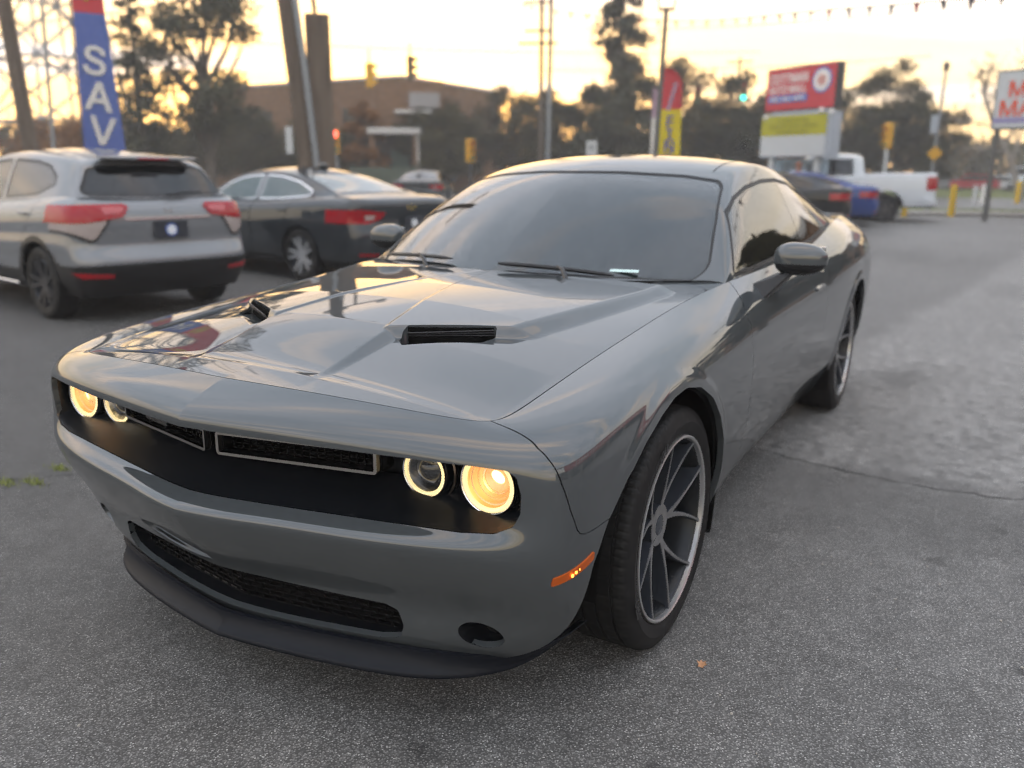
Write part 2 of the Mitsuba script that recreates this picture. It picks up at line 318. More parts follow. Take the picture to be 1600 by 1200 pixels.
obj(coupe, 'rear_fascia', both(rear), PAINT)
TAILRED = gloss('tail_red', (.22, .006, .008), 1.5)
tl = clip(belt, np.where(by > 3.8, poly_sd(lamp_rear, belt.vertices[:, [0, 2]]), -1))
for m in (tl, mirror(tl)): obj(coupe, 'tail_lamp', shell(m, .006), TAILRED)
# dark inner body behind every gap, open at the wheels
inner = gmesh(bsurf(belt_ctrl(), 160, 60)); ins = offset(inner, -.020)
iy = ins.vertices; fi = -np.maximum.reduce([pol(arch_f.buffer(-.01), ins, [1, 2]), pol(arch_r.buffer(-.01), ins, [1, 2]),
      np.where(iy[:, 1] < -.4, poly_sd(mouth.buffer(.01), iy[:, [0, 2]]), -1), np.where(iy[:, 1] < -.4, poly_sd(intake.buffer(.01), iy[:, [0, 2]]), -1), np.where(iy[:, 1] < -.4, poly_sd(fogh.buffer(.01), iy[:, [0, 2]]), -1)])
obj(coupe, 'inner_body', both(clip(ins, fi)), CAVITY)
# hood -----------------------------------------------------------------
top = BELT[:, -1]; sel = (top[:, 1] > -.72) & (top[:, 1] < .90) & (top[:, 0] > .70)
sy, sx, sz = top[sel, 1], top[sel, 0], top[sel, 2]; o = np.argsort(sy); SX, SZ = (PchipInterpolator(sy[o], a[o]) for a in (sx, sz))
g = top[:, 1] < -.66; g &= np.arange(len(top)) < 200; gx = top[g]; o = np.argsort(gx[:, 0])
GX, GZ = np.interp, None
gapy = lambda x: np.interp(np.abs(x), gx[o, 0], gx[o, 1]); gapz = lambda x: np.interp(np.abs(x), gx[o, 0], gx[o, 2])
def S(a, b, t): t = np.clip((t-a)/(b-a), 0, 1); return t*t*(3-2*t)
def hood_base(x, y):
    yy = np.clip(y, -.70, .88); xs = SX(yy); c = np.interp(y, [-.80, -.70, -.55, -.38, -.15, .1, .45], [.030, .037, .052, .068, .072, .062, .036])
    zb = SZ(yy)+(y-yy)*.12+c*(1-np.clip(np.abs(x)/xs, 0, 1.1)**2.1)
    return zb
def mouth_y(ax): return -.368+.60*(ax-.256)
def hood_z(x, y):
    ax = np.abs(x); z = hood_base(x, y)
    g0 = gapy(x); z = z+(gapz(x)-hood_base(x, g0))*np.exp(-np.maximum(y-g0, 0)/.16)
    h1 = .022*S(-.770, -.36, y)*(1-.15*S(.1, .5, y))              # raised middle, growing out of the nose, tapering to the windscreen
    xm = np.interp(y, [-.76, -.42, -.20, .10, .43], [.205, .212, .165, .092, .02]); wm = np.interp(y, [-.76, -.40, -.15, .4], [.030, .042, .035, .030])
    mid = 1-S(xm, xm+wm, ax)
    ym = mouth_y(ax)                                 # swept-back mouth line of the two scoops
    ou = np.interp(y, [-.35, 0, .5], [.470, .545, .640]); out = 1-S(ou, ou+.070, ax)
    h2 = (.027-.006*S(-.1, .5, y))*S(ym-.030, ym, y)*out*S(xm-.035, xm+.005, ax)
    return z+np.maximum(h1*mid, h2)
def hood_mesh(nx, ny):
    u = np.linspace(0, 1, nx); v = np.linspace(0, 1, ny); U, V = np.meshgrid(u, v, indexing='ij')
    yr = .455+.115*U**2
    xs = U*.757; y0 = gapy(xs); Y = y0+V*(yr-y0)
    xmax = SX(np.clip(Y, -.70, .88)); X = U*xmax; y0 = gapy(X); Y = y0+V*(yr-y0)
    return X, Y
X, Y = hood_mesh(230, 380); HOOD = np.stack([X, Y, hood_z(X, Y)], -1); hood = gmesh(HOOD)
hx, hy = hood.vertices[:, 0], hood.vertices[:, 1]
edge_d = np.minimum.reduce([SX(np.clip(hy, -.70, .88))-hx-.002, hy-gapy(hx)-.0024])
mouthp = rpoly([(.286, -.434), (.462, -.313), (.476, -.262), (.470, -.2415), (.262, -.3665), (.254, -.385), (.262, -.412)], .007)
sc = poly_sd(mouthp, hood.vertices[:, :2])
obj(coupe, 'hood', both(flange(clip(hood, np.minimum(edge_d, -sc)), .010)), PAINT)
ring_ = np.array([mouthp.exterior.interpolate(t, normalized=True).coords[0] for t in np.linspace(0, 1, 90, endpoint=False)])
lip_d = np.maximum(((ring_[:, 1]+.434)-.6875*(ring_[:, 0]-.286))/1.2135, 0)      # distance behind the front lip
ztop = hood_z(ring_[:, 0], ring_[:, 1])-.001; zfl = np.minimum(hood_base(ring_[:, 0], ring_[:, 1])-.004-.30*lip_d, ztop-.004)
for s in (1, -1):
    W_ = np.stack([np.stack([ring_[:, 0], ring_[:, 1], ztop*(1-t)+zfl*t], 1) for t in np.linspace(0, 1, 5)], 1); wall = TM(W_.reshape(-1, 3), grid_faces(90, 5, True))
    tv_, tf_ = trimesh.creation.triangulate_polygon(Polygon(ring_).buffer(.004), engine='earcut'); ld = np.maximum(((tv_[:, 1]+.434)-.6875*(tv_[:, 0]-.286))/1.2135, 0); fl_ = TM(np.c_[tv_, hood_base(tv_[:, 0], tv_[:, 1])-.006-.30*ld], tf_)
    k = obj(coupe, 'hood_scoop', (lambda m: m if s > 0 else mirror(m))(wall), PAINT); obj(k, 'floor', (lambda m: m if s > 0 else mirror(m))(fl_), PAINT)
    g0, g1 = np.array([.264, -.374]), np.array([.466, -.252]); n_ = np.array([.517, -.856])
    for j in range(3):
        a_, b_ = g0+n_*(.012-.003*j), g1+n_*(.012-.003*j); za, zb = hood_z(a_[:1]+.01, a_[1:]+.02)[0]-.010-.008*j, hood_z(b_[:1]-.01, b_[1:]+.02)[0]-.010-.008*j
        obj(k, 'slat', tube([(s*a_[0], a_[1], za), (s*b_[0], b_[1], zb)], .0022, 5), BLACK_TRIM)
    pl_ = TM([(s*g0[0], g0[1], .96), (s*g1[0], g1[1], .96), (s*g1[0], g1[1], .87), (s*g0[0], g0[1], .87)], [[0, 1, 2], [0, 2, 3]]); zt0, zt1 = hood_z(g0[:1], g0[1:]+.02)[0]-.006, hood_z(g1[:1], g1[1:]+.02)[0]-.006; pl_.vertices[0, 2] = zt0; pl_.vertices[1, 2] = zt1
    obj(k, 'backing', pl_, CAVITY)
# cowl under the windscreen, and the fender's inner top
cx = np.linspace(0, .80, 40); cv = np.linspace(0, 1, 12); CX, CV = np.meshgrid(cx, cv, indexing='ij')
CY = (.43+.12*(CX/.76)**2)+CV*(.16+.22*(CX/.8)**2); CZ = hood_base(np.minimum(CX, .74), np.minimum(CY, .6))-.022+0*CV
obj(coupe, 'cowl', both(gmesh(np.stack([CX, CY, CZ], -1))), BLACK_TRIM)
tu_ = np.linspace(0, 1, 24); tv_ = np.linspace(0, 1, 24); TP = []
for u in tu_:
    row = []
    for w in tv_:
        x = .585+(.775-.585)*u; y0 = .459+.115*(x/.757)**2; y = y0+(.95-y0)*w; xs_ = float(SX(min(y, .88))); x = .585+(xs_+.001-.585)*u; row.append((x, y, hood_base(np.array([x]), np.array([y]))[0]-.001-.004*(1-u)))
    TP.append(row)
ftop = gmesh(np.array(TP))
for m in (ftop, mirror(ftop)): obj(coupe, 'fender_top', flange(m, .01), PAINT)
# greenhouse -----------------------------------------------------------------
GS = [  # centre (y, z), rail (x, y, z), belt (x, y, z)
    ((.44, .985), (.770, .80, .975), (.800, .80, .965)), ((.70, 1.125), (.728, .985, 1.105), (.812, 1.0, .975)), ((.96, 1.262), (.668, 1.20, 1.235), (.822, 1.25, .985)),
    ((1.20, 1.372), (.612, 1.42, 1.328), (.827, 1.5, .990)), ((1.46, 1.432), (.590, 1.65, 1.378), (.831, 1.72, .996)), ((1.80, 1.455), (.583, 1.92, 1.395), (.834, 1.95, 1.003)),
    ((2.20, 1.448), (.580, 2.25, 1.385), (.834, 2.25, 1.022)), ((2.55, 1.410), (.585, 2.58, 1.340), (.822, 2.55, 1.050)), ((2.88, 1.300), (.605, 2.88, 1.252), (.802, 2.85, 1.074)),
    ((3.15, 1.185), (.645, 3.12, 1.155), (.775, 3.12, 1.088)), ((3.38, 1.098), (.690, 3.36, 1.085), (.745, 3.38, 1.092))]
ctrl = []
for (yc, zc), r, b in GS:
    r, b = np.array(r), np.array(b); row = [b, b*.55+r*.45+[.016, 0, .004], b*.18+r*.82+[.014, 0, .004], r+[.006, 0, .006]]
    for k, fx in enumerate((.95, .80, .48, .16, 0)):
        w = fx**2.3; row.append(np.array([r[0]*fx, yc+(r[1]-yc)*fx**2, zc+(r[2]+.012-zc)*w]))
    ctrl.append(row)
GH = bsurf(np.array(ctrl), 360, 220); gh = gmesh(GH, False)
gy, gz, gxv = gh.vertices[:, 1], gh.vertices[:, 2], gh.vertices[:, 0]
VI = np.tile(np.linspace(0, 1, 220), 360)     # round the section: 0 belt, 1 centre
dlo = rpoly([(.885, .983), (1.16, 1.215), (1.32, 1.268), (1.55, 1.308), (1.85, 1.334), (2.15, 1.338), (2.42, 1.318), (2.74, 1.215), (2.95, 1.10), (2.93, 1.083), (2.6, 1.066), (2.2, 1.034), (1.5, 1.004), (1.0, .988)], .018)
wsp = rpoly([(-1, 1.000), (.3, .998), (.60, .987), (.735, .978), (.745, .99), (.675, 1.18), (.617, 1.305), (.585, 1.332), (.45, 1.352), (.2, 1.366), (-1, 1.372)], .05)
rwp = rpoly([(-1, 1.125), (-1, 1.385), (.45, 1.35), (.54, 1.32), (.62, 1.15), (.60, 1.13)], .02)
side_v = VI < .47
s_dlo = np.where(side_v, poly_sd(dlo, gh.vertices[:, [1, 2]]), -1)
s_ws = np.where((gy < 1.55) & (VI > .33), poly_sd(wsp, gh.vertices[:, [0, 2]]), -1)
s_rw = np.where((gy > 2.3) & (VI > .33), poly_sd(rwp, gh.vertices[:, [0, 2]]), -1)
obj(coupe, 'roof', both(flange(clip(gh, -np.maximum.reduce([s_dlo, s_ws, s_rw])), .012)), PAINT)
low = offset(gh, -.004)
ditch = clip(gh, np.minimum.reduce([.0045-np.abs(VI-.575), gy-1.46, 2.72-gy]))
for m in (ditch, mirror(ditch)): obj(coupe, 'roof_moulding', offset(m, .0012), SEAL)
obj(coupe, 'windshield', both(clip(low, s_ws-.005)), GLASS, label='wide raked tinted windscreen reflecting the sky')
ring = clip(low, np.minimum(s_ws+.004, .007-s_ws)); obj(coupe, 'windshield_seal', both(offset(ring, .0015)), SEAL)
obj(coupe, 'rear_window', both(clip(low, s_rw-.008)), GLASS)
ring = clip(low, np.minimum(s_rw+.004, .014-s_rw)); obj(coupe, 'rear_window_seal', both(offset(ring, .0015)), SEAL)
split = gy-(2.14-(gz-1.33)*-.42)
sealw = clip(low, np.minimum(s_dlo+.004, .015-s_dlo)); pane = clip(low, s_dlo-.012); rim = clip(low, np.minimum(s_dlo-.018, .010-np.abs(split)))
for mm in (lambda m: m, mirror):
    obj(coupe, 'side_window_seal', mm(offset(cat([sealw]), .0022)), SEAL)
    py, pz = pane.vertices[:, 1], pane.vertices[:, 2]; sp = py-(2.14+(pz-1.33)*.42)
    obj(coupe, 'side_window', mm(clip(pane, -sp-.003)), SIDEGLASS); obj(coupe, 'side_window', mm(clip(pane, sp-.003)), SIDEGLASS)
ditch = []
# deck lid
dx = np.linspace(0, 1, 30); dv = np.linspace(0, 1, 40); DX, DV = np.meshgrid(dx, dv, indexing='ij')
selr = (top[:, 1] > 3.25) & (top[:, 0] > .05); ty = top[selr]
yv = 3.32+DV*.66; xe = np.interp(yv, ty[:, 1], np.where(ty[:, 1] < 3.93, ty[:, 0], .70)); ze = np.interp(yv, ty[:, 1], ty[:, 2])
DY = yv-.0*DX; obj(coupe, 'deck_lid', both(gmesh(np.stack([DX*xe, DY+(.03*(1-DX**2))*DV, ze+.012*(1-DX**2)], -1))), PAINT)
# floor, wheel wells
obj(coupe, 'underbody', cat([bx(1.50, 4.2, .02, (0, 1.55, .235)), bx(1.15, .012, .36, (0, -.50, .46)), bx(1.25, .012, .45, (0, .62, .46)), bx(1.6, .9, .02, (0, .1, .80))]), CAVITY)
for yw in (WF, WR):
    for s in (1, -1):
        th = np.linspace(-.45, math.pi+(-.05 if yw == WF else .35), 40); RL = .445
        P = np.array([[[s*.925, yw-.03+RL*(1.18 if math.cos(a) < 0 and yw == WF else 1)*math.cos(a), WZ+RL*math.sin(a)], [s*.60, yw-.03+RL*(1.18 if math.cos(a) < 0 and yw == WF else 1)*math.cos(a), WZ+RL*math.sin(a)]] for a in th])
        P[..., 2] = np.maximum(P[..., 2], .20)
        obj(coupe, 'wheel_liner', gmesh(P), CAVITY)
# ---------------------------------------------------------------- the coupe's front end
from scipy.interpolate import LinearNDInterpolator
fv = belt.vertices[(by < -.40) & (bxx < .93)][::3]
_lin = LinearNDInterpolator(np.vstack([fv[:, [0, 2]], fv[:, [0, 2]]*[-1, 1]]), np.r_[fv[:, 1], fv[:, 1]])
def yfront(p): y = _lin(p); return np.where(np.isfinite(y), y, -.70)
def contour(poly, step=.012):
    ring = poly.exterior; n = int(ring.length/step); p = np.array([ring.interpolate(t, normalized=True).coords[0] for t in np.linspace(0, 1, n, endpoint=False)])
    return p
def tunnel(poly, fun, nt=6):
    """walls that run inwards from an opening of the front: fun(t, x, y, z) -> point"""
    p = contour(poly); y = yfront(p); rings = [np.stack(fun(t, p[:, 0], y, p[:, 1]), 1) for t in np.linspace(0, 1, nt)]
    P = np.stack(rings, 1); return TM(P.reshape(-1, 3), grid_faces(len(p), nt, True))
L6x, L6y = np.array([0, .25, .50, .71, .842, .90, .95]), np.array([-.885, -.843, -.80, -.752, -.73, -.70, -.65])
plan = lambda x: np.interp(np.abs(x), L6x, L6y)
def sym(p): h = p.intersection(sbox(-.001, 0, 2, 2)); return shapely.unary_union([h, shapely.affinity.scale(h, -1, 1, origin=(0, 0))]).buffer(.0005).buffer(-.0005)
mouth_full = sym(mouth)
def rec(t, x, y, z):
    lowr = z < .66; return x*(1-.025*t), y+.004+.135*t, np.where(lowr, z+.062*t**1.3, z+.004*t)
gp = obj(coupe, 'grille_panel', tunnel(mouth_full, rec), SATIN, label='smooth satin black panel behind the open front grille')
xs = np.linspace(-.86, .86, 80); zz = np.array([.63, .70, .79]); BP = np.array([[(x, plan(x)+.135, z) for z in zz] for x in xs])
obj(gp, 'back_panel', gmesh(BP), SATIN)
# two silver-rimmed grille inserts
MESHB = principled('grille_mesh', (.003, .003, .0035), .6, spec=.12)
def bent(poly, depth, y_at, back=0.0):
    m = prism(poly, depth); v = m.vertices.copy(); m2 = TM(np.stack([v[:, 0], y_at(v[:, 0])+back-v[:, 2]+depth, v[:, 1]], 1), m.faces[:, :]); return m2
gfy = lambda x: np.interp(np.abs(x), [.02, .46], [-.846, -.757])
def dens(poly, step=.02): return Polygon(np.array(poly.exterior.segmentize(step).coords), [np.array(i.segmentize(step).coords) for i in poly.interiors])
for s in (1, -1):
    ou = rpoly([(.020, .677), (.020, .737), (.455, .737), (.455, .677)], .010); inn = ou.buffer(-.0075)
    k = obj(coupe, 'grille_frame', None or bent(shapely.affinity.scale(dens(ou.difference(inn)), s, 1, origin=(0, 0)), .012, gfy), BRUSHED, label='slim silver grille surround on the '+("driver's" if s > 0 else "passenger's")+' side')
    deep = ou.difference(ou.buffer(-.004)); obj(k, 'inner_sleeve', bent(shapely.affinity.scale(dens(deep), s, 1, origin=(0, 0)), .045, gfy, .02), MESHB)
    xx = np.linspace(.03, .455, 12); obj(k, 'backing', gmesh(np.array([[(s*x, gfy(x)+.055, z) for z in (.68, .732)] for x in xx])), CAVITY)
    for j in range(4): obj(k, 'mesh_bar', tube([(s*x, gfy(x)+.042, .686+.013*j) for x in xx], .0022, 6), MESHB)
    for j in range(20): x = .04+.021*j; obj(k, 'mesh_upright', bx(.003, .006, .05, (s*x, gfy(x)+.042, .706)), MESHB)
bd = meshkit.text_mesh('CHALLENGER', .013, .003, True); bd = tf(bd, rx=90)
obj(coupe, 'badge', tf(bd, (-.30, -.800, .712), rz=-12.5), BRUSHED, label='small silver lettering in the grille')
# headlights
def lamp(name, x, y, z, r, hot, label):
    def R(prof): return tf(revolve(prof, 64, 'y'), (x, y, z))
    t = obj(coupe, name, R([(r*1.04, -.10), (r*1.30, -.09), (r*1.33, -.020), (r*1.28, -.016), (r*1.20, -.03), (r*1.13, -.03), (r*1.09, -.006), (r*1.03, -.002), (r*1.02, -.008)]), SATIN, label=label)
    obj(t, 'trim_ring', R([(r*1.285, -.016), (r*1.335, -.020), (r*1.32, -.030)]), BRONZE)
    obj(t, 'chrome_ring', R([(r*1.01, .001), (r*1.045, .003), (r*1.07, -.006)]), CHROME)
    obj(t, 'halo', facing(R([(r*.85, -.006), (r*.87, .001), (r*.93, .003), (r*1.0, .001), (r*1.01, -.003)]), (0, -1, 0)), HALOM, label='glowing warm white halo ring', emit=(.0165, .0118, .0046))
    if hot:
        obj(t, 'reflector', facing(R([(r*.86, -.004), (r*.82, -.018), (r*.78, -.019), (r*.70, -.034), (r*.66, -.033), (r*.52, -.046), (r*.48, -.044), (r*.3, -.053), (.001, -.056)]), (0, -1, 0)), GOLDREF, emit=(.0078, .0030, .00072))
        obj(t, 'lens_rib', tf(R([(r*.50, -.026), (r*.53, -.020), (r*.56, -.026)]), (r*.16, 0, r*.12)), CLEARP)
        b = trimesh.creation.icosphere(3, 1.0); b.vertices *= [r*.27, .010, r*.17]; obj(t, 'bulb', tf(tf(b, ry=35), (x+r*.22, y+.022, z+r*.20)), HALOM, emit=(.085, .055, .018))
    else:
        obj(t, 'reflector', R([(r*.86, -.004), (r*.74, -.018), (r*.62, -.038), (r*.60, -.05)]), CHROME)
        obj(t, 'projector_lens', R([(r*.61, -.028), (r*.57, -.016), (r*.40, -.008), (r*.2, -.003), (.0005, -.002)]), PROJ)
    obj(t, 'lens', R([(r*1.0, .005), (r*.8, .010), (r*.5, .014), (.0005, .016)]), CLEAR)
GOLDREF = mat('gold_reflector', {'type': 'twosided', 'bsdf': {'type': 'roughconductor', 'material': 'Al', 'alpha': .28, 'specular_reflectance': rgb(.9, .72, .5)}})
CLEARP = mat('bright_ring', {'type': 'twosided', 'bsdf': {'type': 'roughconductor', 'material': 'Al', 'alpha': .1}})
BRONZE = mat('dark_chrome', {'type': 'twosided', 'bsdf': {'type': 'roughconductor', 'material': 'Al', 'alpha': .12, 'specular_reflectance': rgb(.40, .33, .27)}})
HALOM = principled('halo_diffuser', (.8, .75, .6), .5); REFL = principled('lit_reflector', (.6, .45, .3), .3)
PROJ = gloss('projector_lens', (.006, .007, .009), 1.7)
for s, side in ((1, "driver's"), (-1, "passenger's")):
    lamp('headlight', s*.7245, -.706, .6915, .0665, True, f'lit outer round headlight on the {side} side')
    lamp('headlight', s*.557, -.712, .690, .0565, False, f'inner round headlight with dark projector and lit halo on the {side} side')
# lower intake, fog lamps, splitter, side markers
intake_full = sym(intake)
lg = obj(coupe, 'lower_grille', tunnel(intake_full, lambda t, x, y, z: (x*(1-.02*t), y+.06*t, z+.006*t), 3), SATIN)
xx = np.linspace(-.52, .52, 41); yl = lambda x: np.interp(np.abs(x), [0, .25, .5], [-.80, -.765, -.72])
obj(lg, 'backing', gmesh(np.array([[(x, yl(x)+.055, z) for z in (.235, .385)] for x in xx])), CAVITY)
for j in range(8):
    obj(lg, 'mesh_bar', tube([(x, yl(x)+.024, .258+.0145*j) for x in np.linspace(-.515, .515, 40)], .0022, 5), MESHB)
    for i in range(24):
        x = -.50+.043*i+(.0215 if j % 2 else 0)
        if j < 7 and abs(x) < .51: obj(lg, 'mesh_link', bx(.006, .006, .0125, (x, yl(x)+.024, .265+.0145*j)), MESHB)
for s in (1, -1):
    fp = shapely.affinity.scale(fogh, s, 1, origin=(0, 0))
    k = obj(coupe, 'fog_lamp', tunnel(fp, lambda t, x, y, z: (s*.698+(x-s*.698)*(1-.35*t), y+.08*t, .303+(z-.303)*(1-.35*t)), 5), SATIN)
    obj(k, 'lens', tf(revolve([(.034, -.01), (.026, .002), (.012, .008), (.0005, .010)], 32, 'y'), (s*.70, -.620, .300), rz=s*28), principled('fog_glass', (.01, .01, .011), .35))
SB = np.array([(0,-.878,.186),(.2,-.848,.181),(.4,-.802,.175),(.55,-.748,.170),(.66,-.675,.168),(.735,-.575,.168),(.77,-.45,.170),(.78,-.34,.175)])
ST = np.array([(0,-.852,.243),(.2,-.820,.241),(.4,-.774,.238),(.55,-.728,.233),(.66,-.674,.227),(.765,-.575,.222),(.815,-.47,.222),(.83,-.38,.225)])
cs = [CubicSpline(np.linspace(0, 1, 8), a)(np.linspace(0, 1, 60)) for a in (ST, SB)]
inn = lambda a, d, dz: a+np.array([0, d, dz])
top_in, tip_t, tip_b, und = inn(cs[0], .012, .002), cs[1]+[0, 0, .012], cs[1], inn(cs[1], .12, .004)
mid = cs[0]*.55+tip_t*.45+np.array([0, .012, -.006])
P = np.stack([und, tip_b, tip_b+[0, -.003, .006], tip_t, tip_t*.9+mid*.1, mid, cs[0], top_in], 1)
SPLIT = principled('splitter_plastic', (.006, .0075, .012), .5, spec=.25)
obj(coupe, 'front_splitter', both(TM(P.reshape(-1, 3), grid_faces(60, 8))), SPLIT, smooth=25, label='dark satin front splitter lip along the bottom of the bumper')
mk = rpoly([(-.696, .481), (-.698, .503), (-.594, .538), (-.593, .518)], .003)
mm = clip(belt, np.where((by < -.5) & (bxx > .8), poly_sd(mk, belt.vertices[:, [1, 2]]), -1))
for m in (mm, mirror(mm)):
    k = obj(coupe, 'side_marker_lamp', shell(m, .0035), AMBER)
GLOW = principled('marker_glow', (.6, .2, .03), .5)
for s in (1, -1):
    for j in range(4): kk = obj(coupe+'__side_marker_lamp' + ('' if s > 0 else '_001'), 'diode', bx(.004, .006, .006, (s*(.9185+.0025*j), -.665+.012*j, .503+.004*j)), GLOW); scene[kk] = {**scene[kk], 'emitter': {'type': 'area', 'radiance': rgb(.07, .026, .0035)}}
# ---------------------------------------------------------------- wheels
def tyre_mesh(R, rim, w, n=480):
    h = w/2; prof = [(rim-.004, -h*.82), (rim+.012, -h*.92), (rim+.040, -h*.985), (R-.045, -h*.975), (R-.022, -h*.915), (R-.008, -h*.84)]
    def gr(x): return [(R-.0015, x-.0056), (R-.0085, x-.004), (R-.0085, x+.004), (R-.0015, x+.0056)]
    tread = [(R-.003, -h*.74)]
    for gx_ in (-.58, -.19, .19, .58): tread += gr(h*gx_)
    tread += [(R-.003, h*.74)]
    prof = prof+tread+[(r, -x) for r, x in prof[:6][::-1]]
    m = revolve(prof, n); v = m.vertices.reshape(n, len(prof), 3); a = np.arange(n)*2*np.pi/n
    sip = (np.arange(n) % 5) == 0
    for j, (r, x) in enumerate(prof):
        if r > R-.02 and abs(x) > h*.60: v[sip, j, 1:] *= (r-.0034)/r
        elif r > R-.002 and abs(x) > h*.18: v[(np.arange(n) % 12) == (3 if x > 0 else 8), j, 1:] *= (r-.0022)/r
    for j, (r, x) in enumerate(prof):     # fine ribs near the rim
        if abs(r-(rim+.012)) < 1e-6: v[:, j, 0] *= 1.02
    return TM(v.reshape(-1, 3), m.faces)
TY = mikit.ply(tyre_mesh(RT, .2745, .236), RUBBER, smooth=40)
def xface(r): return .054+.050*np.clip(r/.255, 0, 1)**1.3
def arm_poly():
    ps = []
    for c in range(5):
        for sgn in (1, -1):
            t = np.linspace(0, 1, 26); r = .035+.223*t; a = sgn*(.13*(1-t)**2*0+math.radians(21)*np.clip((t-.13)/.87, 0, 1)**.72)+math.radians(13+72*c)
            pt = np.stack([r*np.sin(a), r*np.cos(a)], 1); w = .0046+.0085*(1-t)**2.2
            for p0, p1, w0, w1 in zip(pt[:-1], pt[1:], w[:-1], w[1:]):
                ps.append(shapely.geometry.MultiPoint([p0, p1]).buffer(0.5*(w0+w1), quad_segs=4).convex_hull)
    return shapely.unary_union(ps).union(shapely.geometry.Point(0, 0).buffer(.062)).simplify(.0006)
AP = arm_poly()
def spokes(lo, hi, shrink=0.0):
    q = AP.buffer(-shrink); q = Polygon(q.exterior.segmentize(.01), [h.segmentize(.01) for h in q.interiors])
    m = yz(prism(q, 1.0)); v = m.vertices; r = np.hypot(v[:, 1], v[:, 2]); f = xface(r)
    m.vertices = np.stack([np.where(v[:, 0] > .5, f+hi, f+lo-.012*(r/.25)), v[:, 1], v[:, 2]], 1); return m
SPOKE = mikit.ply(spokes(-.068, 0), POCKET, smooth=False); SPFACE = mikit.ply(spokes(.0002, .0022, .0016), MACHINED, smooth=False)
BARRELM = principled('wheel_barrel', (.016, .018, .021), .35, .4)
BARREL = mikit.ply(revolve([(.258, .100), (.246, .088), (.240, .05), (.233, -.02), (.231, -.09), (.252, -.115), (.268, -.122)], 96), BARRELM, smooth=40)
LIPM = principled('machined_lip', (.62, .62, .62), .3, .85)
LIP = mikit.ply(revolve([(.2545, .094), (.2565, .109), (.261, .1125), (.2655, .1105), (.2668, .100), (.262, .092)], 128), LIPM, smooth=40)
CAP = mikit.ply(revolve([(.036, .050), (.034, .062), (.029, .0645), (.012, .0655), (.0005, .066)], 40), POCKET, smooth=30)
LUG = cat([tf(trimesh.creation.cylinder(.009, .02, sections=6), (.048, .056*math.sin(a), .056*math.cos(a)), ry=90) for a in np.radians(49+72*np.arange(5))])
BRK = mikit.ply(revolve([(.165, -.01), (.165, .006), (.09, .006), (.085, .02), (.001, .02)], 64), DISC, smooth=30)
CALIPER = mikit.ply(bx(.06, .09, .17, (.0, .14, .02), c=.02), principled('caliper', (.03, .03, .032), .5), smooth=30)
def sidewall_text(txt, ang0, h):
    ms = []
    m = meshkit.text_mesh(txt, h, .0016, True); v = m.vertices; w = v[:, 0].max()
    a = math.radians(ang0)-(v[:, 0]-w/2)/.315*-1; r = .301+v[:, 1]
    m.vertices = np.stack([.1202+v[:, 2]-.0004, r*np.sin(a), r*np.cos(a)], 1); return m
def wheel(x, y, s, turn, spin, front):
    t = T().translate([x, y, WZ-.002]).rotate([0, 0, 1], turn+(0 if s > 0 else 180)).rotate([1, 0, 0], spin)
    tr = t @ T().scale([1, 1.034, 1.034])
    k = obj(coupe, 'wheel', LIP, None, tw=tr, label=('front' if front else 'rear')+' alloy wheel with split machined spokes on the '+("driver's" if s > 0 else "passenger's")+' side')
    for nm, d in (('tyre', TY), ('spokes', SPOKE), ('spoke_face', SPFACE), ('barrel', BARREL), ('hub_cap', CAP), ('brake_disc', BRK)): obj(k, nm, d, None, tw=t if nm == 'tyre' else tr)
    obj(k, 'caliper', CALIPER, None, tw=t)
    if front and s > 0:
        for txt, a in (('PRO', 248), ('UKA', -28)): obj(k, 'tyre_lettering', mikit.ply(sidewall_text(txt, a, .024), RUBBER_TEXT), None, tw=t)
for yw, fr_ in ((WF, True), (WR, False)):
    for s in (1, -1): wheel(s*(.816 if fr_ else .822), yw, s, -.5 if fr_ else 0, 0 if fr_ else 25, fr_)
# ---------------------------------------------------------------- mirrors, wipers, handles, cabin
def blob(sx, sy, sz, e=2.6, sub=4):
    m = trimesh.creation.icosphere(sub); v = m.vertices; n = (np.abs(v)**e).sum(1)**(1/e); m.vertices = v/n[:, None]*[sx, sy, sz]; return m
for s, side in ((1, "driver's"), (-1, "passenger's")):
    m = blob(.098, .062, .062, 2.5); v = m.vertices
    v[:, 2] *= 1-.12*(v[:, 0]/.098); v[:, 1] = np.where(v[:, 1] > 0, v[:, 1]*.5, v[:, 1]*(1-.25*v[:, 0]/.098)); m.vertices = v
    pos = np.array([.992, 1.13, 1.045])
    m.apply_translation(pos); m = m if s > 0 else mirror(m)
    h = m.vertices[:, 2]-(pos[2]-.016)
    k = obj(coupe, 'door_mirror', flange(clip(m, h), .004), PAINT, label=f'grey and black wing mirror on the {side} door')
    lowr = clip(m, -h); lowr = offset(lowr, -.0012); obj(k, 'lower_housing', lowr, BLACK_TRIM)
    arm = trimesh.convex.convex_hull(np.array([(.90, 1.10, .975), (.90, 1.17, .975), (.965, 1.10, .995), (.965, 1.17, .995), (.925, 1.10, .965), (.925, 1.17, .965), (.845, .98, .945), (.845, 1.12, .945), (.892, .98, .905), (.892, 1.12, .905), (.85, .98, .915), (.85, 1.12, .915)]))
    arm = trimesh.convex.convex_hull(np.vstack([trimesh.creation.icosphere(1, .008).vertices+p for p in arm.vertices])); obj(k, 'arm', arm if s > 0 else mirror(arm), BLACK_TRIM)
    g = bx(.165, .003, .095, (pos[0], pos[1]+.032, pos[2]), c=.001); obj(k, 'mirror_glass', g if s > 0 else mirror(g), CHROME)
for kd, s in zip(door_keys, (1, -1)):
    hd = bx(.020, .19, .026, (.940, 1.90, .845), c=.009); obj(kd, 'handle', hd if s > 0 else mirror(hd), PAINT)
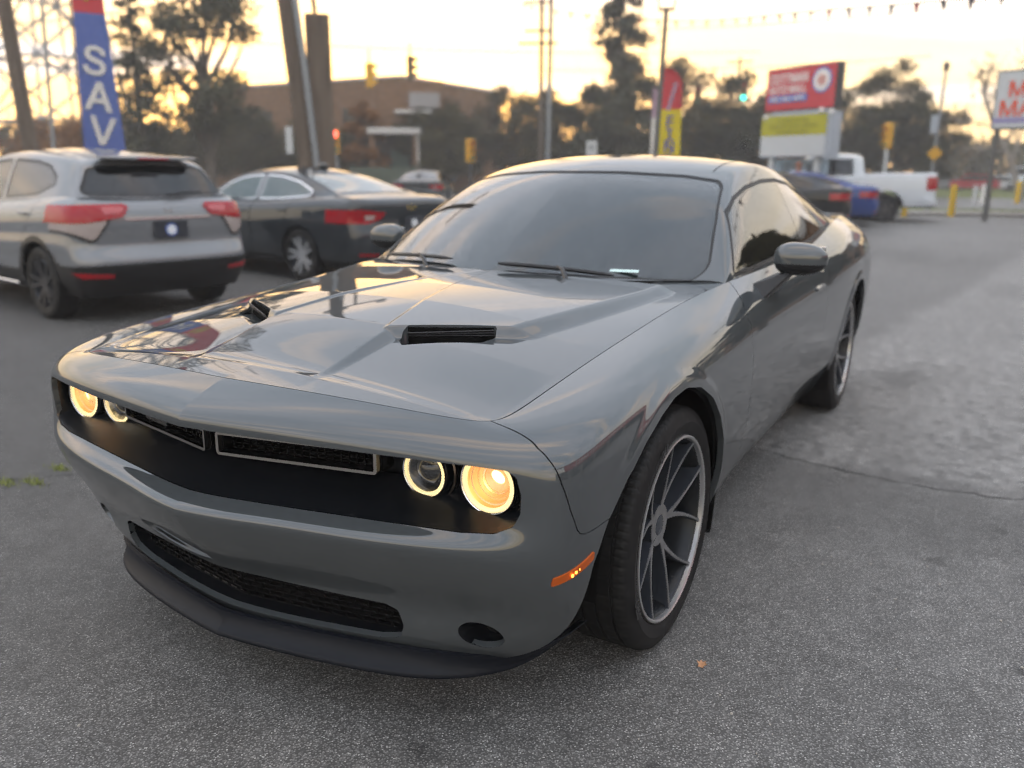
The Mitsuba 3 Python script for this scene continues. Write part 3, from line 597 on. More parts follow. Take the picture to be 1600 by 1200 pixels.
wsf = LinearNDInterpolator(np.vstack([gh.vertices[(gy < 1.6)][::7][:, [0, 2]]*[a, 1] for a in (1, -1)]), np.r_[gh.vertices[(gy < 1.6)][::7][:, 1], gh.vertices[(gy < 1.6)][::7][:, 1]])
def onws(x, z, out=.02): y = float(wsf(x, z)); return np.array([x, y-out*.65, z+out*.75])
for a, b, c in (((.03, 1.018), (.46, .992), (.10, .97)), ((-.66, .998), (-.20, 1.020), (-.55, .965))):
    pts = [onws(a[0]+(b[0]-a[0])*t, a[1]+(b[1]-a[1])*t+.006*math.sin(t*3.14), .016) for t in np.linspace(0, 1, 14)]
    k = obj(coupe, 'wiper', tube(pts, np.interp(np.linspace(0, 1, 14), [0, .1, .9, 1], [.004, .009, .008, .003]), 6), BLACK_TRIM)
    mid_ = pts[7]; base = np.array([c[0]+.25*(1 if c[0] < 0 else 1), mid_[1]-.10, .985]); obj(k, 'arm', tube([base, (base+mid_)/2+[0, 0, .02], mid_+[0, -.004, .008]], [.010, .008, .005], 6), BLACK_TRIM)
p0 = onws(.455, 1.002, .0005); st = bx(.105, .0015, .016); u = onws(.46, 1.012, 0)-onws(.46, 1.002, 0)
obj(coupe, 'inspection_sticker', tf(st, onws(.475, 1.014, .002), rx=-math.degrees(math.atan2(u[1], u[2])), rz=13), ICON, label='small pale green sticker in the bottom corner of the windscreen')
# cabin behind the tinted glass
DASH = principled('dashboard', (.012, .012, .013), .7)
obj(coupe, 'dashboard', cat([bx(1.36, .50, .10, (0, 1.02, .915), c=.04), bx(1.36, .2, .25, (0, 1.12, .78), c=.05)]), DASH)
sw = trimesh.creation.torus(.18, .016, major_sections=32, minor_sections=10); k = obj(coupe, 'steering_wheel', tf(sw, (.38, 1.42, .94), rx=65), DASH); obj(k, 'boss', tf(blob(.07, .07, .03), (.38, 1.42, .94), rx=65), DASH)
for x in (.38, -.38):
    k = obj(coupe, 'seat', tf(blob(.26, .26, .09, 4), (x, 1.85, .52)), SEATM); obj(k, 'backrest', tf(blob(.26, .08, .34, 4), (x, 2.16, .82), rx=-16), SEATM); obj(k, 'headrest', tf(blob(.13, .05, .09, 3.4), (x, 2.27, 1.19), rx=-10), SEATM)
obj(coupe, 'rear_bench', tf(blob(.62, .10, .30, 5), (0, 2.75, .80), rx=-14), SEATM)
obj(coupe, 'cabin_floor', bx(1.55, 2.4, .02, (0, 1.9, .40)), CAVITY)
obj(coupe, 'parcel_shelf', bx(1.3, .55, .02, (0, 3.05, 1.02)), DASH)
for s in (1, -1): obj(coupe, 'tail_pipe', tf(trimesh.creation.annulus(.03, .036, .14), (s*.55, 4.04, .27), rx=90), CHROME)
# ---------------------------------------------------------------- the parked cars
def wheel_set(R, w, rim):
    prof = [(rim-.004, -w*.40), (rim+.012, -w*.46), (rim+.05, -w*.5), (R-.03, -w*.5), (R-.006, -w*.42), (R, -w*.2), (R, w*.2), (R-.006, w*.42), (R-.03, w*.5), (rim+.05, w*.5), (rim+.012, w*.46), (rim-.004, w*.40)]
    ty = mikit.ply(revolve(prof, 64), RUBBER, smooth=40)
    ps = []
    for k in range(10):
        a = math.radians(36*k+(7 if k % 2 else -3)); ps.append(LineString([(.03*math.sin(a), .03*math.cos(a)), (rim*.98*math.sin(a), rim*.98*math.cos(a))]).buffer(.016))
    pl = shapely.unary_union(ps).union(shapely.geometry.Point(0, 0).buffer(.065)).simplify(.001); m = yz(prism(pl, .03)); r = np.hypot(m.vertices[:, 1], m.vertices[:, 2]); m.vertices[:, 0] += w*.22+.03*r/rim
    sp = m; bar = revolve([(rim*1.0, w*.40), (rim*.955, w*.43), (rim*.93, w*.36), (rim*.90, -w*.2), (.06, -w*.2)], 48)
    return ty, sp, bar
WHEELS = {}
def add_wheel(t, tw, x, y, R, w, rim, alloy, inner, s):
    key = (R, w, rim, alloy, inner)
    if key not in WHEELS:
        ty, sp, bar = wheel_set(R, w, rim); WHEELS[key] = (ty, mikit.ply(sp, alloy, smooth=30), mikit.ply(bar, inner, smooth=40))
    ty, sp, bar = WHEELS[key]; m = tw @ T().translate([x, y, R]).rotate([0, 0, 1], 0 if s > 0 else 180)
    k = obj(t, 'wheel', ty, None, tw=m); obj(k, 'rim', sp, None, tw=m); obj(k, 'barrel', bar, None, tw=m)

def vehicle(t, tw, P, paint, glass, low=None, alloy=None, inner=None):
    """a car in its own frame: x to its left, y from nose to tail, z up"""
    L, W = P['L'], P['W']/2; alloy = alloy or SILVER; inner = inner or POCKET
    by_, bz_ = np.array(P['belt']).T
    zb = lambda y: np.interp(y, by_, bz_)
    # plan outline, half
    pts = []; nf, nr = P.get('nose', .34), P.get('tail', .26)
    for a in np.linspace(0, math.pi/2, 9): pts.append((W*P.get('wf', .97)*math.sin(a)**(P.get('sq', .62)), nf*(1-math.cos(a)**.75)*1.0))
    for y in np.linspace(nf, L-nr, 16)[1:-1]: pts.append((W*np.interp(y, [nf, nf+.7, L-nr-.7, L-nr], [P.get('wf', .97), 1, 1, P.get('wr', .98)]), y))
    for a in np.linspace(math.pi/2, 0, 9): pts.append((W*P.get('wr', .98)*math.sin(a)**(P.get('sqr', .55)), L-nr*(1-math.cos(a)**.75)))
    pts = np.array(pts); d = np.gradient(pts, axis=0); nrm = np.stack([d[:, 1], -d[:, 0]], 1); nrm /= np.linalg.norm(nrm, axis=1, keepdims=True)
    nrm[0] = [0, -1]; nrm[-1] = [0, 1]
    lv = np.array(P.get('lv', [0, .12, .3, .5, .68, .80, .90, .97, 1.0])); ins = np.array(P.get('ins', [.07, .02, .003, 0, .004, .012, .035, .075, .12]))
    rins = np.array(P.get('rins', ins)); ctrl = []
    for (x, y), n in zip(pts, nrm):
        z0, z1 = P.get('z0', .20), zb(y); wgt = np.clip(n[1], 0, 1); ii = ins*(1-wgt)+rins*wgt
        row = [(max(x-n[0]*i, 0), y-n[1]*i, z0+(z1-z0)*l) for l, i in zip(lv, ii)]; ctrl.append(row)
    ctrl = np.array(ctrl); ctrl[0, :, 0] = 0; ctrl[-1, :, 0] = 0
    B = bsurf(ctrl, P.get('nu', 260), P.get('nv', 64)); b = gmesh(B); v = b.vertices
    arch = [Polygon([(yc+P['arch']*math.cos(a), P['R']+P['arch']*math.sin(a)) for a in np.linspace(-.5, math.pi+.5, 40)]+[(yc-P['arch']*.8, -.1), (yc+P['arch']*.8, -.1)]) for yc in (P['fo'], P['fo']+P['wb'])]
    fa = -np.maximum(*[np.where(v[:, 0] > W*.55, poly_sd(a, v[:, [1, 2]]), -1) for a in arch])
    body_f = fa.copy(); low_f = None
    if low: low_f = np.minimum(fa, poly_sd(Polygon(low), v[:, [1, 2]])); body_f = np.minimum(fa, -poly_sd(Polygon(low), v[:, [1, 2]]))
    if 'archtrim' in P:
        at = np.minimum(fa, P['archtrim']-fa); body_f = np.minimum(body_f, fa-P['archtrim']); low_f = np.maximum(low_f, at)
    drs = []
    for poly in P.get('doors', []):
        pd = rpoly(poly, .04); s = np.where((v[:, 1] > .9) & (v[:, 1] < L-.3), poly_sd(pd, v[:, [1, 2]]), -1); drs.append(np.minimum(body_f, s-.003)); body_f = np.minimum(body_f, -s-.003)
    for nm, ff in (('front_body', P['ymid']-v[:, 1]), ('rear_body', v[:, 1]-P['ymid'])): obj(t, nm, both(flange(clip(b, np.minimum(body_f, ff)), .02)), paint, tw=tw)
    for s in drs:
        m = flange(clip(b, s), .012)
        for q in (m, mirror(m)):
            k = obj(t, 'door', q, paint, tw=tw); c = q.vertices; xs = 1 if c[:, 0].mean() > 0 else -1; ymax = c[:, 1].max()-.17; zt = zb(ymax)-.13
            obj(k, 'handle', bx(.02, .17, .025, (xs*(W-.004), ymax, zt), c=.008), P.get('handle', paint), tw=tw)
    if low_f is not None: obj(t, 'lower_cladding', both(flange(clip(b, low_f), .02)), BLACK_TRIM, tw=tw)
    inn_ = offset(gmesh(bsurf(ctrl, 90, 24)), -.03); iv = inn_.vertices; fi = -np.maximum(*[poly_sd(a, iv[:, [1, 2]]) for a in arch]); obj(t, 'inner_body', both(clip(inn_, fi)), CAVITY, tw=tw)
    obj(t, 'underbody', bx(W*1.7, L*.9, .03, (0, L*.5, P.get('z0', .2)+.03)), CAVITY, tw=tw)
    # top decks: bonnet and boot
    top = B[:, -1]
    def deck(nm, y0, y1, crown, mat_):
        ys = np.linspace(y0, y1, 30); us = np.linspace(0, 1, 24); o = np.argsort(top[:, 1]); xe = np.interp(ys, top[o, 1], top[o, 0]); ze = np.interp(ys, top[o, 1], top[o, 2])
        if y0 < .1: xe[0] = max(xe[0], .02)
        D = np.array([[(xe[i]*u, ys[i], ze[i]+crown*(1-u**2.5)*min(1, (ys[i]-top[:, 1].min())/.25+.1)*min(1, (top[:, 1].max()-ys[i])/.2+.1)) for u in us] for i in range(30)])
        obj(t, nm, both(gmesh(D, True)), mat_, tw=tw)
    deck('bonnet', top[:, 1].min()+.001, P['hood_end'], P.get('crown', .05), paint)
    if P.get('deck_start'): deck('boot_lid', P['deck_start'], top[:, 1].max()-.001, P.get('rcrown', .03), paint)
    # greenhouse
    cg = []
    for (yc, zc), r, bl in P['GS']:
        r, bl = np.array(r, float), np.array(bl, float); row = [bl, bl*.55+r*.45+[.014, 0, 0], bl*.18+r*.82+[.014, 0, 0], r+[.006, 0, .006]]
        for fx in (.95, .80, .48, .16, 0): row.append(np.array([r[0]*fx, yc+(r[1]-yc)*fx**2, zc+(r[2]+.012-zc)*fx**2.3]))
        cg.append(row)
    G = bsurf(np.array(cg), 200, 110); g = gmesh(G); gvv = g.vertices; VI_ = np.tile(np.linspace(0, 1, 110), 200); ymid = P.get('ymid', L*.5)
    cut = np.full(len(gvv), -1.0); seal_f = np.full(len(gvv), -1.0); panes = []
    for poly in P['side']:
        s = np.where(VI_ < .46, poly_sd(rpoly(poly, .03), gvv[:, [1, 2]]), -1); cut = np.maximum(cut, s); panes.append(('side_window', s, True))
    for nm, poly, selr in (('windscreen', P['ws'], gvv[:, 1] < ymid), ('rear_window', P['rw'], gvv[:, 1] > ymid)):
        s = np.where(selr & (VI_ > .30), poly_sd(rpoly(poly, .04), gvv[:, [0, 2]]), -1); cut = np.maximum(cut, s); panes.append((nm, s, False))
    obj(t, 'roof', both(flange(clip(g, -cut), .012)), paint, tw=tw)
    lo = offset(g, -.004)
    for nm, s, pair in panes:
        sw_ = P.get('sealw', .022); ring = offset(clip(lo, np.minimum(s+.004, sw_-s)), .002); pane = clip(lo, s-sw_+.004)
        if pair:
            for f in (lambda m: m, mirror): k = obj(t, nm, f(pane), glass, tw=tw); obj(k, 'seal', f(ring), P.get('sealm', SEAL), tw=tw)
        else: k = obj(t, nm, both(pane), glass, tw=tw); obj(k, 'seal', both(ring), SEAL, tw=tw)
    # lamps and trim laid on the body
    for nm, ax, poly, ysel, m_, lab, th in P.get('patches', []):
        s = poly_sd(Polygon(poly), v[:, list(ax)]); s = np.where(ysel(v), s, -1); q = shell(clip(b, s), th)
        for f in (lambda a: a, mirror): obj(t, nm, f(q), m_, tw=tw, label=lab)
    for nm, ax, poly, ysel, m_, lab, th in P.get('mid_patches', []):
        s = poly_sd(Polygon(poly), v[:, list(ax)]); s = np.where(ysel(v), s, -1); obj(t, nm, both(shell(clip(b, s), th)), m_, tw=tw, label=lab)
    # cabin
    for x in (.37, -.37):
        k = obj(t, 'seat', tf(blob(.25, .25, .10, 4), (x, P['seat'], .62)), SEATM, tw=tw); obj(k, 'backrest', tf(blob(.25, .08, .34, 4), (x, P['seat']+.30, .90), rx=-16), SEATM, tw=tw); obj(k, 'headrest', tf(blob(.13, .05, .09, 3.4), (x, P['seat']+.42, 1.26), rx=-10), SEATM, tw=tw)
    obj(t, 'rear_bench', tf(blob(.62, .10, .34, 5), (0, P['seat']+1.15, .85), rx=-14), SEATM, tw=tw)
    obj(t, 'dashboard', bx(W*1.6, .4, .2, (0, P['seat']-.95, .92), c=.06), DASH, tw=tw)
    for s in (1, -1):
        m = blob(.11, .055, .075, 2.6); k = obj(t, 'door_mirror', tf(m, (s*(W+.085), P['mirror'], zb(P['mirror'])+.06)), paint, tw=tw); obj(k, 'foot', bx(.09, .05, .04, (s*(W-.02), P['mirror'], zb(P['mirror'])+.01), c=.01), BLACK_TRIM, tw=tw)
        for yw in (P['fo'], P['fo']+P['wb']): add_wheel(t, tw, s*(W-P['tw']*.5-.025), yw, P['R'], P['tw'], P['rim'], alloy, inner, s)
        for yw in (P['fo'], P['fo']+P['wb']):
            th = np.linspace(-.3, math.pi+.3, 24); Q = np.array([[[s*(W-.05), yw+P['arch']*math.cos(a), P['R']+P['arch']*math.sin(a)], [s*(W-.40), yw+P['arch']*math.cos(a), P['R']+P['arch']*math.sin(a)]] for a in th]); obj(t, 'wheel_liner', gmesh(Q), CAVITY, tw=tw)
    return b
SILVER = principled('alloy_silver', (.50, .51, .53), .35, .35)
DARKALLOY = principled('alloy_dark', (.07, .07, .075), .35, .6)
CARGLASS = tinted('car_glass', (.66, .80, .80), 1.65, .5, (.085, .135, .14))
PRIVGLASS = tinted('privacy_glass', (.25, .26, .27), 1.6, .25, (.006, .007, .008))
P_SILVER = gloss('silver_paint', (.175, .185, .20), 1.9); P_DARK = gloss('graphite_paint', (.036, .042, .048), 1.6); P_WHITE = gloss('white_paint', (.62, .66, .70), 1.5)
P_BLUE = gloss('blue_paint', (.022, .05, .20), 1.5); P_GREY = gloss('mid_grey_paint', (.045, .05, .055), 1.5); P_BLACK = gloss('black_paint', (.010, .011, .012), 1.5); P_RED = gloss('red_paint', (.35, .02, .03), 1.5)
LAMPRED = gloss('lamp_red', (.34, .010, .017), 1.5); LAMPCLEAR = gloss('lamp_clear', (.42, .36, .34), 1.5); PLATE = principled('plate_dark', (.03, .035, .045), .4); BADGEW = principled('badge_white', (.72, .75, .78), .4); BADGEB = principled('badge_blue', (.05, .12, .42), .4)
GOLD = principled('badge_gold', (.55, .40, .10), .35, .7)
# --- silver crossover
def gs(rows): return [((a, b), (c, d, e), (f, g, h)) for a, b, c, d, e, f, g, h in rows]
back = lambda y0: (lambda v: v[:, 1] > y0)
HL = 4.33
HRV = dict(L=HL, W=1.79, fo=.87, wb=2.61, R=.335, tw=.215, rim=.225, arch=.385, z0=.24, archtrim=.055, hood_end=1.25, seat=2.05, mirror=1.62, nose=.42, tail=.30, sq=.6, sqr=.5, wr=.97,
    belt=[(0, .74), (.2, .90), (.6, .98), (1.2, 1.05), (1.6, 1.035), (2.6, 1.06), (3.3, 1.10), (3.8, 1.13), (4.33, 1.10)],
    lv=[0, .12, .26, .38, .46, .54, .64, .76, .88, .96, 1.0], ins=[.10, .03, .012, .012, .0, -.006, .014, .008, .03, .075, .13], rins=[.16, .05, .0, -.02, .02, .06, .045, .035, .05, .085, .15],
    GS=gs([(1.08, 1.05, .72, 1.30, 1.06, .77, 1.30, 1.03), (1.35, 1.22, .70, 1.55, 1.20, .77, 1.55, 1.04), (1.75, 1.45, .62, 1.85, 1.40, .77, 1.95, 1.045), (2.1, 1.55, .585, 2.15, 1.48, .77, 2.25, 1.05), (2.55, 1.58, .575, 2.55, 1.505, .77, 2.6, 1.06),
           (3.1, 1.56, .57, 3.1, 1.485, .77, 3.1, 1.09), (3.6, 1.53, .565, 3.60, 1.455, .765, 3.5, 1.11), (3.95, 1.475, .56, 3.90, 1.41, .755, 3.75, 1.12), (4.00, 1.39, .58, 3.95, 1.35, .745, 3.85, 1.12), (4.10, 1.25, .64, 4.02, 1.23, .74, 3.95, 1.12), (4.20, 1.11, .70, 4.08, 1.11, .735, 4.05, 1.11)]),
    side=[[(1.45, 1.075), (1.95, 1.40), (2.22, 1.445), (2.52, 1.462), (2.52, 1.08)], [(2.60, 1.085), (2.60, 1.462), (3.1, 1.442), (3.40, 1.40), (3.62, 1.30), (3.66, 1.22), (3.35, 1.13)]],
    ws=[(-1, 1.07), (.6, 1.08), (.58, 1.3), (.52, 1.50), (-1, 1.55)], rw=[(-1, 1.10), (-1, 1.425), (.45, 1.40), (.56, 1.365), (.665, 1.20), (.68, 1.15), (.60, 1.125)], ymid=2.6,
    doors=[[(1.30, .42), (1.22, 1.3), (2.56, 1.3), (2.56, .42)], [(2.57, .42), (2.57, 1.3), (3.5, 1.3), (3.45, 1.0), (3.1, .62), (3.02, .42)]],
    patches=[('tail_lamp', (0, 2), [(.36, 1.035), (.42, .950), (.60, .925), (.72, .905), (.95, .900), (.95, 1.045), (.70, 1.055), (.40, 1.058)], back(3.72), LAMPRED, 'long red tail lamp wrapping round the corner', .014),
             ('inner_lamp', (0, 2), [(.40, 1.03), (.43, .985), (.58, .975), (.60, 1.035)], back(3.9), gloss('lamp_pink', (.50, .12, .13), 1.5), 'paler inner part of the tail lamp', .018),
             ('lamp_surround', (0, 2), [(.53, .935), (.665, .745), (.715, .735), (.95, .87), (.95, .93)], back(3.78), BLACK_TRIM, None, .007),
             ('clear_lamp', (0, 2), [(.56, .928), (.665, .77), (.70, .76), (.95, .885), (.95, .902), (.72, .902)], back(3.80), LAMPCLEAR, 'clear wedge below the red lamp', .010),
             ('reflector', (0, 2), [(.56, .425), (.56, .455), (.80, .475), (.85, .475), (.80, .43)], back(3.9), LAMPRED, 'low red reflector in the black bumper', .008),
             ('headlight', (0, 2), [(.45, .72), (.85, .76), (.9, .86), (.5, .80)], lambda v: v[:, 1] < .7, LAMPCLEAR, None, .006)],
    mid_patches=[('chrome_strip', (0, 2), [(-1, .928), (.42, .928), (.42, .940), (-1, .940)], back(4.0), CHROME, None, .008)])
silver = thing('silver_crossover', 'silver crossover with red wraparound tail lamps and a dark dealer plate, parked on the left', 'car')
HTW = place(-9.25, 3.72, 0, -99.7)
vehicle(silver, HTW, HRV, P_SILVER, PRIVGLASS, low=[(-1, 0), (-1, .40), (1.0, .44), (3.0, .44), (3.3, .60), (3.75, .60), (3.95, .53), (5, .56), (5, 0)], alloy=DARKALLOY)
def text_on(t, nm, txt, h, loc, m_, rz=0.0, tw=None, bold=True, depth=.004, centre=True, rx=90, label=None):
    q = meshkit.text_mesh(txt, h, depth, bold)
    if centre: q.apply_translation([-(q.bounds[0, 0]+q.bounds[1, 0])/2, 0, 0])
    return obj(t, nm, tf(tf(q, rx=rx), loc, rz=rz), m_, smooth=False, tw=tw, label=label)
def disc_y(r, th, loc, rz=0): return tf(trimesh.creation.cylinder(r, th, sections=32), loc, rx=90, rz=rz)
k = obj(silver, 'dealer_plate', bx(.33, .012, .16, (0, 4.305, .83), c=.004), PLATE, tw=HTW, label='dark dealer plate with a round blue and white emblem')
obj(k, 'emblem_rim', disc_y(.058, .006, (0, 4.313, .825)), BADGEB, tw=HTW); obj(k, 'emblem', disc_y(.044, .006, (0, 4.316, .825)), BADGEW, tw=HTW)
obj(silver, 'badge', cat([bx(.012, .012, .07, (.028, 4.275, .985), ry=6), bx(.012, .012, .07, (-.028, 4.275, .985), ry=-6), bx(.05, .012, .010, (0, 4.275, .985))]), CHROME, tw=HTW, label='small silver emblem on the tailgate')
text_on(silver, 'model_lettering', 'HR-V', .032, (.50, 4.262, .80), CHROME, rz=180, tw=HTW)
k = obj(silver, 'bumper_sticker', disc_y(.042, .004, (.56, 4.235, .60), rz=-22), BADGEB, tw=HTW, label='small round blue sticker on the rear bumper'); obj(k, 'centre', disc_y(.026, .004, (.562, 4.239, .60), rz=-22), BADGEW, tw=HTW)
k = obj(silver, 'rear_wiper', tube([(-.03, 4.225, 1.13), (-.20, 4.205, 1.15), (-.40, 4.19, 1.155)], [.012, .009, .006]), BLACK_TRIM, tw=HTW)
k = obj(silver, 'roof_spoiler', tf(blob(.47, .12, .020, 4), (0, 3.97, 1.466), rx=-4), P_SILVER, tw=HTW); obj(k, 'brake_light', bx(.28, .02, .014, (0, 4.108, 1.456)), LAMPRED, tw=HTW)
obj(silver, 'sill_strip', bx(.02, 1.6, .03, (.885, 2.2, .30), c=.008), CHROME, tw=HTW)
# --- dark saloon beside it
ML = 4.92
def saloon(wz=0.0): return dict(L=ML, W=1.85, fo=.98, wb=2.83, R=.33, tw=.215, rim=.222, arch=.372, z0=.21, hood_end=1.45, deck_start=4.28, seat=2.15, mirror=1.75, nose=.50, tail=.34, sq=.62, sqr=.55,
    belt=[(0, .66), (.3, .78), (.9, .90), (1.5, .985), (2.0, .965), (3.0, .985), (3.8, 1.03), (4.3, 1.06), (4.92, 1.04)],
    lv=[0, .12, .28, .45, .58, .68, .78, .87, .94, .98, 1.0], ins=[.09, .03, .01, .008, 0, -.004, .010, .018, .05, .10, .16], rins=[.14, .04, .0, -.01, .02, .05, .035, .02, .03, .06, .12],
    GS=gs([(1.35, .97, .74, 1.58, .985, .79, 1.58, .96), (1.65, 1.12, .71, 1.82, 1.10, .79, 1.82, .965), (2.0, 1.27, .65, 2.08, 1.23, .79, 2.1, .965), (2.3, 1.385, .60, 2.36, 1.315, .79, 2.4, .968), (2.75, 1.42, .575, 2.75, 1.345, .79, 2.75, .975),
           (3.2, 1.405, .57, 3.2, 1.325, .79, 3.1, .99), (3.55, 1.345, .575, 3.55, 1.27, .785, 3.45, 1.01), (3.9, 1.235, .60, 3.9, 1.185, .775, 3.8, 1.03), (4.2, 1.13, .64, 4.15, 1.105, .76, 4.1, 1.045), (4.45, 1.065, .68, 4.35, 1.06, .74, 4.35, 1.05)]),
    side=[[(1.80, .99), (2.10, 1.20), (2.40, 1.285), (2.80, 1.315), (2.80, 1.0)], [(2.87, 1.0), (2.87, 1.315), (3.2, 1.295), (3.55, 1.23), (3.85, 1.13), (3.92, 1.07), (3.8, 1.045), (3.3, 1.01)]],
    ws=[(-1, 1.0), (.62, .99), (.60, 1.15), (.54, 1.31), (-1, 1.375)], rw=[(-1, 1.09), (-1, 1.36), (.45, 1.33), (.53, 1.29), (.62, 1.12), (.58, 1.09)], ymid=2.75,
    doors=[[(1.58, .30), (1.52, 1.3), (2.83, 1.3), (2.83, .30)], [(2.84, .30), (2.84, 1.3), (3.72, 1.3), (3.66, .95), (3.42, .62), (3.30, .30)]],
    patches=[('tail_lamp', (0, 2), [(.42, .875), (.50, .80), (.68, .745), (.95, .755), (.95, .905), (.75, .915)], back(4.35), LAMPRED, 'red tail lamp with paler inner lens', .012),
             ('inner_lamp', (0, 2), [(.58, .845), (.60, .80), (.70, .79), (.72, .85)], back(4.6), LAMPCLEAR, None, .016),
             ('reflector', (0, 2), [(.55, .36), (.55, .39), (.80, .40), (.80, .37)], back(4.5), LAMPRED, None, .008),
             ('headlight', (0, 2), [(.42, .56), (.86, .60), (.92, .70), (.5, .64)], lambda v: v[:, 1] < .8, LAMPCLEAR, None, .006)], mid_patches=[])
dark = thing('dark_saloon', 'graphite four-door saloon parked between the silver crossover and the grey coupe', 'car')
MTW = place(-9.56, 6.96, 0, -97.8); MD = saloon(); MD['sealm'] = CHROME; MD['sealw'] = .015
vehicle(dark, MTW, MD, P_DARK, CARGLASS, low=[(-1, 0), (-1, .27), (6, .30), (6, 0)])
obj(dark, 'emblem', cat([bx(.17, .02, .045, (0, 4.885, .93), c=.008), bx(.06, .02, .075, (0, 4.885, .93), c=.008)]), GOLD, tw=MTW, label='gold cross-shaped emblem on the boot lid')
text_on(dark, 'model_lettering', 'MALIBU', .03, (.50, 4.845, .945), CHROME, rz=180, tw=MTW)
k = obj(dark, 'dealer_plate', bx(.33, .012, .16, (0, 4.93, .74), c=.004), PLATE, tw=MTW); obj(k, 'emblem', disc_y(.05, .006, (0, 4.94, .74)), BADGEW, tw=MTW)
k = obj(dark, 'shark_fin_antenna', tf(blob(.035, .10, .04, 2.2, 3), (0, 3.25, 1.425)), P_DARK, tw=MTW)
# --- more cars further back
for nm, lab, tw_, W_, pt, gl in (('black_saloon', 'black saloon with red tail lamps parked in front of the white pickup', place(-6.4, 19.05, 0, -80), 1.83, P_BLACK, PRIVGLASS),
                             ('blue_saloon', 'bright blue saloon squeezed in front of the rear wheel of the white pickup', place(-6.1, 21.55, 0, -79), 1.80, P_BLUE, PRIVGLASS),
                             ('grey_hatchback', 'mid grey car out on the street beyond the dark saloon', place(-18.4, 26.1, 0, -152), 1.80, P_GREY, PRIVGLASS)):
    k = thing(nm, lab, 'car'); D_ = saloon(); D_.update(nu=140, nv=44, W=W_)
    vehicle(k, tw_, D_, pt, gl, low=[(-1, 0), (-1, .27), (6, .30), (6, 0)])
roofcar = thing('pale_crossover', 'pale crossover hidden behind the grey coupe so that only its roof shows above', 'car')
HV2 = dict(HRV); HV2.update(nu=140, nv=44, patches=HRV['patches'][:1], mid_patches=[])
vehicle(roofcar, place(-5.76, 11.6, 0, -100), HV2, P_SILVER, PRIVGLASS, low=[(-1, 0), (-1, .40), (1.0, .44), (3.0, .44), (3.3, .60), (3.75, .60), (3.95, .53), (5, .56), (5, 0)], alloy=DARKALLOY)
# --- white pickup
PK = dict(L=5.9, W=2.06, fo=1.0, wb=3.57, R=.405, tw=.27, rim=.25, arch=.50, z0=.42, hood_end=1.62, deck_start=3.98, seat=2.4, mirror=1.9, nose=.30, tail=.10, sq=.45, sqr=.28, crown=.05, rcrown=.0,
    belt=[(0, 1.12), (.2, 1.18), (.8, 1.24), (1.6, 1.29), (2.2, 1.28), (3.9, 1.30), (4.0, 1.38), (5.9, 1.40)],
    lv=[0, .12, .3, .5, .68, .80, .90, .97, 1.0], ins=[.06, .02, .003, 0, .004, .012, .025, .04, .07], rins=[.02, .0, .0, 0, .0, .005, .01, .02, .04],
    GS=gs([(1.50, 1.27, .80, 1.68, 1.28, .90, 1.68, 1.26), (1.75, 1.45, .78, 1.88, 1.42, .90, 1.88, 1.26), (2.1, 1.72, .73, 2.12, 1.66, .90, 2.15, 1.26), (2.35, 1.88, .70, 2.38, 1.80, .90, 2.4, 1.265), (2.8, 1.95, .68, 2.8, 1.86, .90, 2.8, 1.27),
           (3.4, 1.95, .68, 3.4, 1.86, .90, 3.4, 1.28), (3.82, 1.92, .68, 3.80, 1.83, .90, 3.80, 1.285), (3.93, 1.80, .71, 3.88, 1.74, .90, 3.88, 1.29), (3.95, 1.55, .77, 3.93, 1.52, .90, 3.93, 1.29), (3.97, 1.30, .84, 3.96, 1.30, .89, 3.96, 1.29)]),
    side=[[(1.90, 1.31), (2.15, 1.60), (2.45, 1.76), (2.78, 1.79), (2.78, 1.31)], [(2.86, 1.31), (2.86, 1.79), (3.62, 1.78), (3.66, 1.31)]],
    ws=[(-1, 1.32), (.7, 1.31), (.66, 1.55), (.60, 1.76), (-1, 1.84)], rw=[(-1, 1.40), (-1, 1.78), (.55, 1.76), (.62, 1.70), (.66, 1.42)], ymid=3.0,
    doors=[[(1.62, .55), (1.62, 1.4), (2.82, 1.4), (2.82, .55)], [(2.83, .55), (2.83, 1.4), (3.75, 1.4), (3.75, .75), (3.6, .55)]],
    patches=[('tail_lamp', (0, 2), [(.80, .92), (1.1, .92), (1.1, 1.28), (.86, 1.28)], back(5.60), LAMPRED, 'tall red tail lamp at the end of the bed', .014)],
    mid_patches=[('rear_bumper', (0, 2), [(-1, .52), (1.2, .52), (1.2, .68), (-1, .68)], back(5.55), P_WHITE, None, .07)])
pick = thing('white_pickup', 'white crew-cab pickup parked side-on beyond the roof of the grey coupe', 'truck')
vehicle(pick, place(-6.0, 24.6, 0, -80), PK, P_WHITE, PRIVGLASS, low=[(-1, 0), (-1, .45), (7, .45), (7, 0)], alloy=DARKALLOY)
# ---------------------------------------------------------------- ground
def seg_d(p, pts, wob=0.0):
    d = mi.Float(9.0)
    x = p.x+wob*(noise(p.x*9, p.y*9)-.5)+wob*.5*(noise(p.x*31, p.y*31)-.5); y = p.y+wob*(noise(p.x*9+40, p.y*9)-.5)+wob*.5*(noise(p.x*31+7, p.y*31)-.5)
    for (ax, ay), (bx_, by2) in zip(pts[:-1], pts[1:]):
        ex, ey = bx_-ax, by2-ay; t = dr.clip(((x-ax)*ex+(y-ay)*ey)/(ex*ex+ey*ey), 0, 1)
        d = dr.minimum(d, dr.sqrt(dr.square(x-ax-t*ex)+dr.square(y-ay-t*ey)))
    return d
CRACK = [(.05, 2.02), (.72, 1.925), (1.00, 1.86), (1.37, 1.775), (1.62, 1.80), (1.84, 1.82), (1.95, 1.93), (2.4, 2.1), (3.4, 2.0), (5.0, 2.2)]
